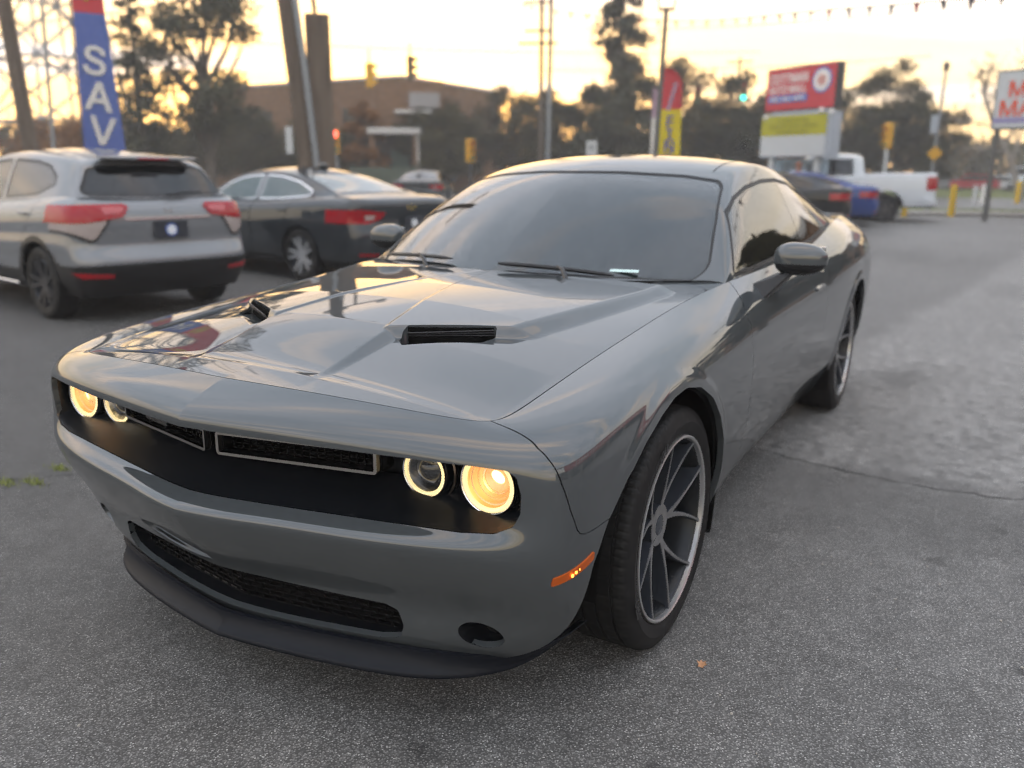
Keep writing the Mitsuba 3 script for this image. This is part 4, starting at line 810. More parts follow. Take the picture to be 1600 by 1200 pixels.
CRACK2 = [(-4.5, -.75), (-3.0, -.42), (-2.03, -.24), (-1.9, -.06), (-1.2, .1)]
def older(p):   # the pale old panel between the crack and a worn diagonal seam
    s = (p.x-.80)*10.0-(p.y-5.03)*1.26; w = .9*(fbm(p.x*1.7, p.y*1.7)-.5)
    return smoothstep(-.35, .35, s/10.1*3+w)*smoothstep(-.06, .06, p.y-1.88+.10*(fbm(p.x*4, p.y*4)-.5)-.12*dr.maximum(p.x-1.4, 0))
def asph(p, n, uv):
    big = fbm(p.x*.45, p.y*.45, octaves=4); mid = fbm(p.x*3.1+5, p.y*3.1, octaves=4); f1, f2, c = voronoi(p.x*150, p.y*150)
    g1, g2, c2 = voronoi(p.x*62+3, p.y*62)
    stone = .42+1.05*c*smoothstep(.55, .15, f1)+.35*c2*smoothstep(.45, .2, g1)
    near = dr.exp(-dr.square(dr.norm(p-mi.Point3f(1.63, -2.17, 0))/15.0)*.5); st = 1+(stone-.96)*near*1.0
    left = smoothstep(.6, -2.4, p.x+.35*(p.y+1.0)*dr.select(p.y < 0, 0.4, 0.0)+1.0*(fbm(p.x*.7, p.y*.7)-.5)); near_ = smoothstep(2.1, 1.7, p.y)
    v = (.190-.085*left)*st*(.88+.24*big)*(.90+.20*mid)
    spark = dr.select((c > .93) & (f1 < .30), .16, 0.0)*near
    v = v+spark+.062*older(p)*(.55+.45*st)
    v = v*(1-.70*smoothstep(.62, .78, fbm(p.x*1.1+9, p.y*.7, octaves=4))*.22)
    oil = smoothstep(.25, .0, dr.sqrt(dr.square(p.x-1.15)+dr.square((p.y-4.0)*.6))+.5*(fbm(p.x*5, p.y*5)-.5)); v = v*(1-.35*oil)
    d1, d2, dc = voronoi(p.x*1.15+7, p.y*1.15); drip = dr.select(dc > .62, smoothstep(.055, .022, d1+.03*(noise(p.x*40, p.y*40)-.5)), 0.0); v = v*(1-.38*drip)
    e1, e2, ec = voronoi(p.x*2.3+31, p.y*2.3+5); v = v*(1+.30*dr.select(ec > .80, smoothstep(.05, .015, e1), 0.0))
    v = v*(1+(.26+.30*older(p))*(fbm(p.x*26, p.y*26)-.5)*2)
    ck = seg_d(p, CRACK, .035); w = .004+.006*noise(p.x*7, p.y*7); v = v*(1-.72*smoothstep(w+.006, w*.4, ck))*(1+.10*smoothstep(.10, .02, ck))
    ck2 = seg_d(p, CRACK2, .05); v = v*(1-.5*smoothstep(.012, .003, ck2))
    return mi.Color3f(v*1.04, v*1.02, v*.985)
def asph_h(p, n, uv):
    f1, f2, c = voronoi(p.x*150, p.y*150); ck = seg_d(p, CRACK, .035)
    return .0022*c*smoothstep(.6, .1, f1)+.0015*fbm(p.x*30, p.y*30)-.006*smoothstep(.012, .002, ck)
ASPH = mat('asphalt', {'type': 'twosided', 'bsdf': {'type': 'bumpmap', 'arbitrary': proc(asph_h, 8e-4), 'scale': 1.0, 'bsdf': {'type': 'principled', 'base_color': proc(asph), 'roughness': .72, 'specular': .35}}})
def sheet(name, pts, z, m, label, cat_='ground', thick=None):
    k = thing(name, label, cat_, kind='structure'); p = Polygon(pts)
    if thick: q = prism(p, thick, z)
    else:
        v, f = trimesh.creation.triangulate_polygon(p, engine='earcut'); q = TM(np.c_[v, np.full(len(v), z)], f)
        if q.face_normals[0, 2] < 0: q = TM(q.vertices, q.faces[:, ::-1])
    obj(k, None, q, m, smooth=False); return k
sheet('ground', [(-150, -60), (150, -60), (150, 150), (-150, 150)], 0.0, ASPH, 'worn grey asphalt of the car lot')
CONC = principled('concrete', proc(lambda p, n, uv: mix((.22, .21, .195), (.34, .33, .31), fbm(p.x*1.7, p.y*1.7, p.z*2, octaves=4))), .85)
GRASSM = principled('grass', proc(lambda p, n, uv: mix((.045, .060, .018), (.12, .13, .05), fbm(p.x*2.3, p.y*2.3, octaves=4))), .9, spec=.1)
sheet('pavement', [(-3.4, 28.6), (16, 33.6), (30, 37.4), (30, 39), (16, 35.2), (-3.4, 30.3)], 0.0, CONC, 'pale concrete pavement along the front of the lot', 'pavement', thick=.12)
sheet('verge', [(-3.4, 30.31), (16, 35.21), (30, 39.01), (30, 42.0), (16, 38.6), (-3.4, 33.2)], 0.0, GRASSM, 'grass verge between pavement and street', 'verge', thick=.10)
sheet('far_verge', [(-30, 52), (60, 62), (60, 130), (-60, 130), (-60, 70)], .004, GRASSM, 'grass on the far side of the street', 'verge')
def tufts(name, label, spots, n, h, seed):
    k = thing(name, label, 'grass', kind='stuff'); r = np.random.default_rng(seed); V = []; F = []
    for _ in range(n):
        x, y, s = spots[r.integers(len(spots))]; x += r.normal()*s; y += r.normal()*s*.35; a = r.uniform(0, 6.28); hh = h*r.uniform(.4, 1.2); w = r.uniform(.0012, .0028); l = r.uniform(.2, .9)*hh
        o = len(V); V += [(x-w*math.sin(a), y+w*math.cos(a), 0), (x+w*math.sin(a), y-w*math.cos(a), 0), (x+l*math.cos(a), y+l*math.sin(a), hh)]; F.append((o, o+1, o+2))
    obj(k, None, TM(V, F), mat('blades_'+name, {'type': 'twosided', 'bsdf': {'type': 'principled', 'base_color': rgb(.22, .25, .06), 'roughness': .7}}), smooth=False)
tufts('grass_tuft', 'tufts of yellow green grass growing from a crack left of the coupe', [(-2.16, -.36, .05), (-2.05, -.29, .05), (-1.96, -.22, .04), (-2.03, -.06, .03)], 420, .028, 5)
leaf = thing('fallen_leaf', 'small dry orange brown leaf lying on the asphalt right of the front wheel', 'leaf')
lv_ = shapely.affinity.rotate(Polygon([(0, -.022), (.006, -.010), (.019, -.012), (.012, -.001), (.020, .009), (.007, .008), (0, .024), (-.007, .008), (-.020, .010), (-.012, 0), (-.018, -.012), (-.006, -.010)]), 25)
lm_ = prism(lv_, .0008); lm_ = lm_.subdivide(); lm_.vertices[:, 2] += .006+.25*lm_.vertices[:, 0]**2*30+.010*np.sin(lm_.vertices[:, 1]*120)*.5; lm_.apply_scale([.72, .62, 1]); lm_.vertices[:, 2] += .012*np.abs(lm_.vertices[:, 0]*60)**1.5*.4; lm_.apply_translation([1.057, -.088, .0])
obj(leaf, None, lm_, principled('dry_leaf', (.50, .27, .15), .7), smooth=False)
for nm, x, y, lab in (('dry_leaf', 1.35, 1.02, 'tiny pale scrap of leaf on the asphalt beside the coupe'),): pass
# ---------------------------------------------------------------- trees
def leafmat(name, a, b, trans=.9):
    return mat(name, {'type': 'principledthin', 'base_color': proc(lambda p, n, uv: mix(a, b, noise(p.x*1.3, p.y*1.3, p.z*1.3)*.6+.4*cell_rand(p.x*5, p.y*5, p.z*5))), 'roughness': .7, 'diff_trans': trans, 'specular': .2} if False else
               {'type': 'twosided', 'bsdf': {'type': 'principled', 'base_color': proc(lambda p, n, uv: mix(a, b, noise(p.x*1.3, p.y*1.3, p.z*1.3)*.6+.4*cell_rand(p.x*5, p.y*5, p.z*5))), 'roughness': .8, 'specular': .15}})
LEAF_DARK = leafmat('leaf_dark', (.022, .025, .010), (.058, .058, .024)); LEAF_OLIVE = leafmat('leaf_olive', (.036, .034, .014), (.085, .072, .028)); LEAF_RUST = leafmat('leaf_rust', (.13, .055, .016), (.24, .11, .03))
LEAF_CON = leafmat('leaf_conifer', (.040, .043, .026), (.090, .088, .052))
BARK = principled('bark', proc(lambda p, n, uv: mix((.05, .04, .03), (.12, .10, .08), fbm(p.x*6, p.y*6, p.z*2))), .9); PALEBARK = principled('pale_bark', proc(lambda p, n, uv: mix((.16, .14, .12), (.34, .31, .27), fbm(p.x*5, p.y*5, p.z*3))), .9)
def leaves(C, size, r):
    n = len(C); a = r.normal(size=(n, 3)); a /= np.linalg.norm(a, axis=1, keepdims=True); b = np.cross(a, r.normal(size=(n, 3))); b /= np.linalg.norm(b, axis=1, keepdims=True); s = size*r.uniform(.55, 1.3, (n, 1))
    V = np.stack([C-a*s*.5, C+b*s*.28, C+a*s*.5, C-b*s*.28], 1).reshape(-1, 3); i = np.arange(n)*4
    return TM(V, np.vstack([np.stack([i, i+1, i+2], 1), np.stack([i, i+2, i+3], 1)]))
def limb(p0, p1, r0, r1, r, n=6, bend=.12):
    t = np.linspace(0, 1, n)[:, None]; p0, p1 = np.array(p0, float), np.array(p1, float); L = np.linalg.norm(p1-p0); o = r.normal(size=3)*L*bend
    return tube(p0+(p1-p0)*t+o*np.sin(t*math.pi)*.5, np.linspace(r0, r1, n), 6)
def broadleaf(name, label, x, y, H, W, seed, m, n=5200, leaf=.30, base=.28, bark=None, group=None, sparse=1.0, cat_='tree'):
    r = np.random.default_rng(seed); k = thing(name, label, cat_, group=group); bark = bark or BARK
    limbs = [limb((x, y, 0), (x+r.normal()*.1*W*.3, y+r.normal()*.2, H*.62), .022*H+.04, .05, r, 8, .05)]; cents = []
    nb = 16
    for i in range(nb):
        a = i*2.4+r.uniform(-.4, .4); z0 = H*(base+.38*i/nb); u = (i+.5)/nb; z1 = H*(base+.10+.58*u+r.uniform(-.05, .08)); rr = W*.5*math.sqrt(max(.06, 1-((z1/H-.55)/.47)**2))*r.uniform(.65, 1.05)
        tip = np.array([x+rr*math.cos(a), y+rr*math.sin(a), z1]); limbs.append(limb((x, y, z0), tip, .012*H, .02, r, 6, .15)); cents += [(tip, .17*W), ((tip*.6+np.array([x, y, z1+.02*H])*.4), .19*W)]
    cents += [(np.array([x+r.normal()*.1*W, y+r.normal()*.1*W, H*(.93)]), .14*W), (np.array([x, y, H*.80]), .2*W)]
    C = []
    for c, s in cents:
        q = int(n*sparse/len(cents)); d = r.normal(size=(q, 3)); d /= np.linalg.norm(d, axis=1, keepdims=True); rad = r.uniform(.15, 1, (q, 1))**.6*s*r.uniform(.7, 1.15); e = d*rad*[1, 1, .72]; C.append(c+e+r.normal(size=(q, 3))*.05*W*.5)
    C = np.vstack(C); C = C[C[:, 2] > H*base*.55]
    obj(k, 'trunk', cat(limbs), bark); obj(k, 'crown', leaves(C, leaf, r), m, smooth=False); return k
def conifer(name, label, x, y, H, W, seed, m, n=6000, leaf=.34, base=.10, sparse=1.0, group=None, power=.85):
    r = np.random.default_rng(seed); k = thing(name, label, 'tree', group=group); limbs = [tube([(x, y, 0), (x+.05, y, H*.5), (x, y, H*.99)], [.02*H+.05, .012*H+.02, .02], 7)]; C = []
    nb = 70
    for i in range(nb):
        u = (i+.5)/nb; z = H*(base+(1-base)*u); L = W*.5*(1-u)**power*r.uniform(.55, 1.12)+.12; a = r.uniform(0, 6.28); tip = np.array([x+L*math.cos(a), y+L*math.sin(a), z-L*.22+.05*H*u*0]); limbs.append(limb((x, y, z), tip, .028, .01, r, 4, .06))
        q = int(n*sparse/nb*(.35+1.3*(1-u))); t = r.uniform(.12, 1.05, (q, 1))**.8; C.append(np.array([x, y, z])*(1-t)+tip*t+r.normal(size=(q, 3))*[.16*L+.05, .16*L+.05, .09*L+.04])
    obj(k, 'trunk', cat(limbs), BARK); obj(k, 'crown', leaves(np.vstack(C), leaf, r), m, smooth=False); return k
conifer('conifer_tree', 'thin grey green conifer behind the blue feather flag', -32.0, 22.9, 9.4, 4.1, 11, LEAF_CON, 5200, .26, sparse=.95)
broadleaf('open_tree', 'tall open tree with sparse leaves left of the utility pole', -28.9, 23.8, 11.4, 4.6, 12, LEAF_CON, 6500, .26, .14)
conifer('tall_conifer', 'tallest conifer, rising out of the top of the picture', -17.3, 42.0, 12.6, 6.2, 13, LEAF_CON, 20000, .26, .06, power=.75)
BT = [('bushy_tree', 'rust tinged bushy tree against the right end of the brick building', -28.3, 42.0, 5.5, 4.6, LEAF_OLIVE), ('bushy_tree', 'broad tree directly behind the twin utility poles', -25.2, 44.6, 6.5, 5.2, LEAF_OLIVE),
      ('bushy_tree', 'dark tree filling the gap left of the tall conifer', -21.9, 43.6, 6.2, 5.0, LEAF_OLIVE), ('bushy_tree', 'dense tree at the left foot of the tall conifer', -19.4, 43.4, 6.4, 4.2, LEAF_DARK),
      ('bushy_tree', 'dense tree behind the lamp post with two floodlights', -15.2, 45.6, 7.6, 5.4, LEAF_OLIVE), ('bushy_tree', 'tree behind the left of the two green traffic lights', -12.6, 47.4, 6.9, 5.2, LEAF_DARK),
      ('bushy_tree', 'tree behind the right of the two green traffic lights', -9.9, 47.6, 6.3, 4.4, LEAF_DARK), ('bushy_tree', 'low rust coloured tree left of the red signboard', -8.6, 46.0, 4.2, 2.6, LEAF_RUST),
      ('bushy_tree', 'green tree just right of the red signboard', -6.9, 52.0, 6.2, 4.8, LEAF_DARK), ('bushy_tree', 'uneven tall tree behind the yellow traffic signal', -5.0, 53.6, 8.0, 4.6, LEAF_OLIVE), ('bushy_tree', 'rounded tree between the traffic signal and the thin grey pole', -3.1, 53.6, 6.2, 4.2, LEAF_DARK),
      ('bushy_tree', 'ivy dark tree against the left end of the brick building', -41.5, 33.4, 4.3, 5.0, LEAF_OLIVE), ('bushy_tree', 'olive tree in front of the middle of the long brick wall', -37.0, 34.3, 4.5, 5.2, LEAF_OLIVE), ('bushy_tree', 'olive tree right beside the brick corner', -32.6, 35.0, 4.3, 4.6, LEAF_OLIVE),
      ('bushy_tree', 'dense tree hiding the right end of the brick building', -25.0, 35.4, 5.0, 3.6, LEAF_OLIVE),
      ('autumn_tree', 'small orange leaved tree by the entrance porch', -27.8, 33.2, 5.0, 2.2, LEAF_RUST), ('autumn_tree', 'low rusty trees at the far left behind the leaning pole', -48.9, 29.6, 4.4, 6.0, LEAF_RUST), ('autumn_tree', 'low rusty thicket behind the silver crossover', -43.0, 28.2, 3.8, 5.0, LEAF_RUST)]
for i, (nm, lab, x, y, H, W, m) in enumerate(BT): broadleaf(nm, lab, x, y, H, W, 40+i, m, 8500, .22, .16, group='trees across the street')
# trees and the showroom that the coupe's flank reflects, off to the right of the picture
for i, (x, y, H, W) in enumerate(((5.1, 16.2, 4.3, 2.6), (9, 47, 6.2, 6), (16, 41, 7.4, 6), (24, 34, 6.5, 6))): broadleaf('roadside_tree', f'leafy roadside tree beyond the right edge of the picture, {("first", "second", "third", "fourth")[i]} from the left', x, y, H, W, 70+i, LEAF_OLIVE, 3600, .30, .2, group='trees beyond the right edge of the picture')
def bare(name, label, x, y, H, W, seed, bark):
    r = np.random.default_rng(seed); k = thing(name, label, 'tree'); L = []; tips = []
    def grow(p, d, ln, rad, lev):
        q = p+d*ln; L.append(limb(p, q, rad, rad*.66, r, 5, .10)); tips.append(q)
        if lev == 0: return
        for _ in range(3 if lev > 1 else 4):
            e = d+r.normal(size=3)*.55+[0, 0, .12]; e /= np.linalg.norm(e); grow(q if r.random() < .7 else p+(q-p)*r.uniform(.5, .95), e, ln*r.uniform(.62, .82), rad*.6, lev-1)
    for a in (-.35, .30): grow(np.array([x, y, 0.]), np.array([a, r.normal()*.1, 1.])/1.06, H*.30, .17, 4)
    obj(k, 'trunk', cat(L), bark); T_ = np.array(tips); C = np.repeat(T_[len(T_)//5:], 7, 0); C = C+r.normal(size=C.shape)*.30
    obj(k, 'crown', leaves(C, .20, r), LEAF_RUST2, smooth=False)
LEAF_RUST2 = leafmat('leaf_tan', (.14, .09, .045), (.22, .15, .08))
bare('bare_tree', 'almost bare tree with pale trunk behind the white sign with red letters', 2.3, 47.8, 9.4, 6, 81, PALEBARK)
k = thing('distant_trees', 'far belt of low dark trees along the horizon', 'trees', kind='stuff'); r_ = np.random.default_rng(99); C = []
for a in np.linspace(-1.45, 1.2, 190):
    D = 95+12*math.sin(a*7); h = 3.6+1.7*meshkit.noise(np.array([a*9, 0, 0]))+1.2*meshkit.noise(np.array([a*31, 4, 0])); q = 130; C.append(np.stack([1.6+D*math.sin(a)+r_.normal(size=q)*1.2, -2.2+D*math.cos(a)+r_.normal(size=q)*2, h*r_.uniform(0, 1, q)**.8], 1))
obj(k, None, leaves(np.vstack(C), 1.0, r_), LEAF_OLIVE, smooth=False)
# ---------------------------------------------------------------- buildings
def brickc(p, n, uv):
    u = dr.select(dr.abs(n.x) > .5, p.y, p.x); row = dr.floor(p.z/.075); c = cell_rand(u/.23+row*.5, row, 3)
    return mix((.15, .088, .050), (.24, .142, .085), c*.7+.3*fbm(p.x, p.y, p.z))
BRICK = principled('brick', proc(brickc), .85, spec=.2); TRIMW = principled('pale_trim', (.55, .54, .52), .6); GREEN_D = principled('green_door', (.05, .085, .065), .6); DARKW = gloss('dark_window', (.015, .018, .02), 1.5); ROOFM = principled('roof_felt', (.09, .08, .075), .9)
b = thing('brick_building', 'long brown brick building across the street, lit sky behind its roofline', 'building')
obj(b, 'wall', bx(17.6, .30, 6.5, (-37.65, 38.0, 3.25)), BRICK); obj(b, 'wall', bx(.30, 10.4, 6.5, (-29.0, 43.36, 3.25)), BRICK); obj(b, 'wall', bx(.30, 10.4, 6.5, (-46.30, 43.36, 3.25)), BRICK); obj(b, 'wall', bx(17.0, .30, 6.5, (-37.65, 48.4, 3.25)), BRICK)
roof = obj(b, 'roof', bx(17.0, 10.0, .2, (-37.65, 43.2, 6.30)), ROOFM)
for sx_, sy_, x, y in ((17.75, .36, -37.65, 37.98), (.36, 10.2, -28.98, 43.27)): obj(b, 'coping', bx(sx_, sy_, .14, (x, y, 6.575), c=.02), TRIMW)
obj(roof, 'roof_unit', bx(1.6, 1.2, .8, (-40.5, 42.0, 6.81), c=.03), TRIMW)
for x in (-44.6, -42.2, -39.8, -35.0, -32.6): w = obj(b, 'window', bx(1.3, .08, 1.5, (x, 37.82, 4.2)), DARKW); obj(w, 'sill', bx(1.45, .14, .09, (x, 37.79, 3.40)), TRIMW)
for y in (43.5, 46.0): w = obj(b, 'window', bx(.08, 1.3, 1.5, (-28.82, y, 4.2)), DARKW); obj(w, 'sill', bx(.14, 1.45, .09, (-28.79, y, 3.40)), TRIMW)
po = thing('entrance_porch', 'entrance porch with a white flat canopy and green door on the brick building', 'porch')
PX, PY, PR = -26.4, 33.9, 36.0
def porch(nm, sx_, sy_, sz_, lx, ly, lz, m, c=.01): return obj(po, nm, tf(bx(sx_, sy_, sz_, (lx, ly, lz), c=c), (PX, PY, 0), rz=PR), m)
porch('canopy', 2.75, 1.6, .30, 0, 0, 3.36, TRIMW, .03); porch('side_wall', .25, 1.4, 3.2, -1.15, .05, 1.6, BRICK); porch('side_wall', .30, 1.4, 3.2, 1.10, .05, 1.6, BRICK); porch('post', .12, .12, 3.2, 1.22, -.70, 1.6, TRIMW); porch('back_wall', 2.2, .2, 3.2, 0, .72, 1.6, principled('dark_recess', (.05, .035, .025), .8)); porch('door', .95, .06, 2.4, .25, .58, 1.3, GREEN_D); porch('green_screen', 3.4, .10, 1.55, -.55, -1.5, .78, principled('green_screen', (.075, .095, .07), .7))
porch('upper_wall', 3.4, 2.6, 2.4, .9, 1.8, 4.72, BRICK); porch('canopy', 1.9, .9, .16, 1.0, .1, 4.35, TRIMW, .02); porch('canopy', 1.6, .5, .75, 1.6, .35, 4.95, principled('grey_panel', (.28, .27, .27), .6), .02)
sh = thing('showroom', 'low showroom with a red fascia sign, beyond the right edge of the picture', 'building')
obj(sh, 'wall', bx(.3, 26, 2.6, (10.2, 8, 1.3)), principled('render', (.30, .29, .27), .8)); obj(sh, 'fascia', bx(.4, 20, 1.7, (9.95, 8, 3.3)), principled('sign_red', (.50, .035, .045), .5)); obj(sh, 'coping', bx(.7, 26.2, .18, (10.15, 8, 4.3)), TRIMW)
for y in (-2.5, .8, 4.1, 7.4, 10.7, 14.0, 17.3): w = obj(sh, 'window', bx(.06, 2.7, 1.9, (10.03, y, 1.45)), DARKW); obj(w, 'sill', bx(.12, 2.8, .08, (10.02, y, .46)), TRIMW)
ofc = thing('office_block', 'plain two storey office block beyond the right edge of the picture', 'building')
obj(ofc, 'wall', bx(6.4, 9, 4.8, (7.0, 31, 2.4)), BRICK); obj(ofc, 'coping', bx(6.6, 9.2, .2, (7.0, 31, 4.9)), TRIMW)
for zz_ in (1.3, 3.6):
    for x in (4.8, 6.3, 7.8, 9.2): w = obj(ofc, 'window', bx(.95, .08, 1.4, (x, 26.47, zz_)), DARKW); obj(w, 'sill', bx(1.05, .14, .08, (x, 26.44, zz_-.75)), TRIMW)
WHITE_L = principled('white_letter', (.80, .78, .75), .5); RED_L = principled('red_letter', (.62, .08, .04), .5); BLUE_L = principled('blue_letter', (.05, .08, .30), .5)
q = meshkit.text_mesh('COTTMAN AUTO MALL', .95, .04, True); q.apply_translation([-(q.bounds[0, 0]+q.bounds[1, 0])/2, -.47, 0]); q = tf(tf(q, rx=90), rz=-90); obj(sh, 'lettering', tf(q, (9.73, 8, 3.3)), WHITE_L, smooth=False)
# ---------------------------------------------------------------- poles, lights, flags and signs
WOOD = principled('weathered_wood', proc(lambda p, n, uv: mix((.075, .058, .045), (.17, .135, .105), fbm(p.x*14, p.y*14, p.z*.9))), .9); STEEL = principled('galvanised_steel', (.26, .28, .30), .5, .4); DKSTEEL = principled('dark_steel', (.05, .05, .052), .5, .3)
MIDSTEEL = principled('grey_steel', (.11, .11, .105), .5, .2); YEL = principled('signal_yellow', (.62, .33, .02), .5); BOLY = principled('bollard_yellow', (.68, .44, .02), .5); ALUM = principled('sign_back', (.36, .40, .45), .5, .2); BOARD = principled('board_white', (.52, .54, .55), .5)
def pole(name, label, p0, p1, r0, r1, m, cat_='pole', group=None): k = thing(name, label, cat_, group); obj(k, 'shaft', tube([p0, (np.array(p0)+np.array(p1))/2, p1], [r0, (r0+r1)/2, r1], 12), m); return k
up_ = pole('utility_pole', 'thick leaning wooden utility pole with a grey conduit, behind the dark saloon', (-11.36, 11.72, 0), (-11.88, 11.17, 9.6), .22, .18, WOOD, 'utility pole')
obj(up_, 'conduit', tube([(-11.10, 11.66, .2), (-11.27, 11.48, 3.5), (-11.43, 11.30, 6.0)], .065, 8), STEEL); obj(up_, 'crossarm', bx(2.2, .10, .12, (-11.85, 11.2, 8.9), rz=40), WOOD)
obj(up_, 'small_sign', bx(.14, .02, .55, (-11.62, 11.28, 1.98), rz=45), BOARD, label='narrow pale sign on the side of the pole'); 
wp = pole('lamp_mast', 'brown boxed mast with a thin post and three lit floodlights beside the leaning pole', (-11.22, 11.86, 4.2), (-11.40, 11.72, 6.9), .045, .04, DKSTEEL, 'light mast')
obj(wp, 'casing', tf(bx(.50, .30, 4.5, (0, 0, 2.25), c=.03), (-11.20, 11.85, 0), rz=44, ry=0), WOOD); obj(wp, 'crossbar', bx(1.7, .06, .06, (-11.40, 11.72, 6.9), rz=42), DKSTEEL)
for j, d in enumerate((-.75, -.35, .70)):
    c, s_ = math.cos(math.radians(42)), math.sin(math.radians(42)); q = (-11.40+d*c, 11.72+d*s_, 7.0); f = obj(wp, 'floodlight', bx(.26, .16, .20, q, rz=42, c=.02), DKSTEEL)
    obj(f, 'lit_face', facing(bx(.22, .006, .15, (q[0]+.09*s_, q[1]-.09*c, q[2]-.02), rz=42), (s_, -c, 0)), WHITE_L, emit=(.5, .44, .32))
pole('leaning_pole', 'dark wooden pole leaning at the left edge of the picture', (-18.95, 10.15, 0), (-19.2, 9.8, 9.5), .19, .14, WOOD, 'utility pole')
pole('thin_mast', 'very thin grey mast left of the blue feather flag', (-17.1, 9.4, 0), (-16.9, 9.7, 9.0), .045, .03, STEEL, 'mast')
# transmission tower
tw_ = thing('transmission_tower', 'tall steel lattice power tower at the far left', 'tower'); tx, ty2 = -78.6, 48.7
def lattice(h0, h1, w0, w1, n):
    m = []; R_ = lambda h: w0+(w1-w0)*(h-h0)/(h1-h0); zs = np.linspace(h0, h1, n+1); cr = [(1, 1), (1, -1), (-1, -1), (-1, 1)]
    for a, b2 in zip(zs[:-1], zs[1:]):
        for i in range(4):
            c0, c1 = cr[i], cr[(i+1) % 4]; P = lambda c, h: (tx+c[0]*R_(h), ty2+c[1]*R_(h), h)
            for u, w in ((P(c0, a), P(c0, b2)), (P(c0, a), P(c1, b2)), (P(c1, a), P(c0, b2)), (P(c0, b2), P(c1, b2))): m.append(tube([u, w], .14, 4, False))
    return cat(m)
obj(tw_, 'body', lattice(0, 34, 5.2, 1.5, 6), STEEL); obj(tw_, 'head', lattice(34, 52, 1.5, 1.0, 6), STEEL)
for h, l in ((36, 9), (42, 11), (48, 8)): obj(tw_, 'crossarm', cat([tube([(tx-l*.64, ty2-l*.77, h), (tx+l*.64, ty2+l*.77, h)], .12, 4), tube([(tx-l*.64, ty2-l*.77, h), (tx, ty2, h+2)], .09, 4), tube([(tx+l*.64, ty2+l*.77, h), (tx, ty2, h+2)], .09, 4)]), STEEL)
pw = thing('power_lines', 'thin overhead power lines at the upper left', 'cable', kind='stuff'); m = []
for z0, dz, yo in ((4.6, .55, 0), (5.4, .5, 0), (7.2, .4, .3), (8.3, .4, -.3), (8.9, .3, 0)):
    t = np.linspace(0, 1, 14); m.append(tube(np.stack([-19.1+7.4*t, 9.9+1.4*t+yo, z0+dz*t-.5*t*(1-t)], 1), .012, 4, False)); m.append(tube(np.stack([-19.1-30*t, 9.9+2*t+yo, z0-.8*t*(1-t)], 1), .012, 4, False))
obj(pw, None, cat(m), DKSTEEL)
pt = pole('twin_pole', 'brown utility pole with two crossarms, left of its grey twin', (-20.1, 38.4, 0), (-20.15, 38.35, 11.5), .13, .10, WOOD, 'utility pole', 'twin utility poles')
for z, l in ((9.75, 1.5), (8.4, 1.4), (7.8, 2.0)): obj(pt, 'crossarm', bx(l, .10, .12, (-20.25, 38.2, z), rz=25), WOOD)
pole('twin_pole', 'pale grey steel pole right of the brown utility pole', (-19.78, 38.55, 0), (-19.7, 38.6, 11.5), .13, .11, STEEL, 'utility pole', 'twin utility poles')
pf = pole('far_pole', 'small distant utility pole with crossarm above the right green traffic light', (-21.4, 79.6, 0), (-21.3, 79.7, 11.8), .16, .13, WOOD, 'utility pole'); obj(pf, 'crossarm', bx(2.3, .14, .16, (-21.3, 79.7, 11.4), rz=14), WOOD)
lp = pole('lamp_post', 'dark lamp post with twin floodlights beside the yellow feather flag', (-4.40, 13.72, 0), (-4.29, 13.78, 4.35), .055, .045, MIDSTEEL, 'lamp post')
obj(lp, 'crossbar', bx(.30, .05, .05, (-4.29, 13.78, 4.32), rz=20), DKSTEEL)
for d in (-.13, .13): x, y = -4.29+d*.94, 13.78+d*.34; k = obj(lp, 'arm', tube([(x, y, 4.32), (x+d*.2, y, 4.46), (x+d*.5, y, 4.58)], .018, 6), DKSTEEL); obj(k, 'floodlight', bx(.16, .10, .12, (x+d*.6, y, 4.63), rx=25, c=.02), DKSTEEL)
# traffic lights
def signal(name, label, x, y, z, rz, lit=None, body=None, post=None, h=.95):
    k = thing(name, label, 'traffic light', 'traffic lights at the junction'); R = lambda m: tf(m, (x, y, z), rz=rz)
    obj(k, 'housing', R(bx(.34, .22, h, c=.03)), body or YEL)
    for i, zz in enumerate((.30, 0, -.30)):
        col = {0: (.30, .02, .015), 1: (.25, .13, .01), 2: (.02, .16, .10)}[i]; e = None
        if lit == i: e = {0: (.16, .012, .008), 2: (.003, .085, .062)}[i]
        l_ = obj(k, 'lens', facing(R(disc_y(.115, .02, (0, -.115, zz))), (0, -1, 0)), LENS[i], emit=e)
        vz = trimesh.creation.annulus(.13, .14, .16, sections=24); vz = tf(vz, (0, -.19, zz), rx=90); vz = clip(vz, vz.vertices[:, 2]-zz+.03); obj(l_, 'visor', R(vz), body or YEL)
    if post: obj(k, 'post', tube([(x+post[0], y+post[1], 0), (x+post[2] if len(post) > 2 else x, y, z-h*.45)], .075, 10), post[3] if len(post) > 3 else STEEL)
    else: obj(k, 'hanger', tube([(x, y, z+h*.45), (x, y, z+h*.45+.55)], .03, 6), DKSTEEL)
    return k
LENS = [gloss('lens_red', (.25, .015, .01)), gloss('lens_amber', (.22, .11, .01)), gloss('lens_green', (.01, .10, .06))]
DKH = principled('signal_dark', (.09, .07, .045), .6)
signal('traffic_light', 'left of two yellow traffic lights hanging over the brick building roofline', -21.2, 25.7, 5.1, 150); signal('traffic_light', 'higher yellow traffic light hanging over the peak of the brick building', -19.9, 26.7, 5.4, 120, body=DKH)
signal('traffic_light', 'post mounted yellow traffic light showing red beside the boxed mast', -22.3, 24.7, 2.5, 42, 0, post=(0, 0)); signal('traffic_light', 'low yellow traffic light on a dark post left of the twin utility poles', -17.9, 28.05, 2.2, 60, post=(0, 0, 0, DKSTEEL))
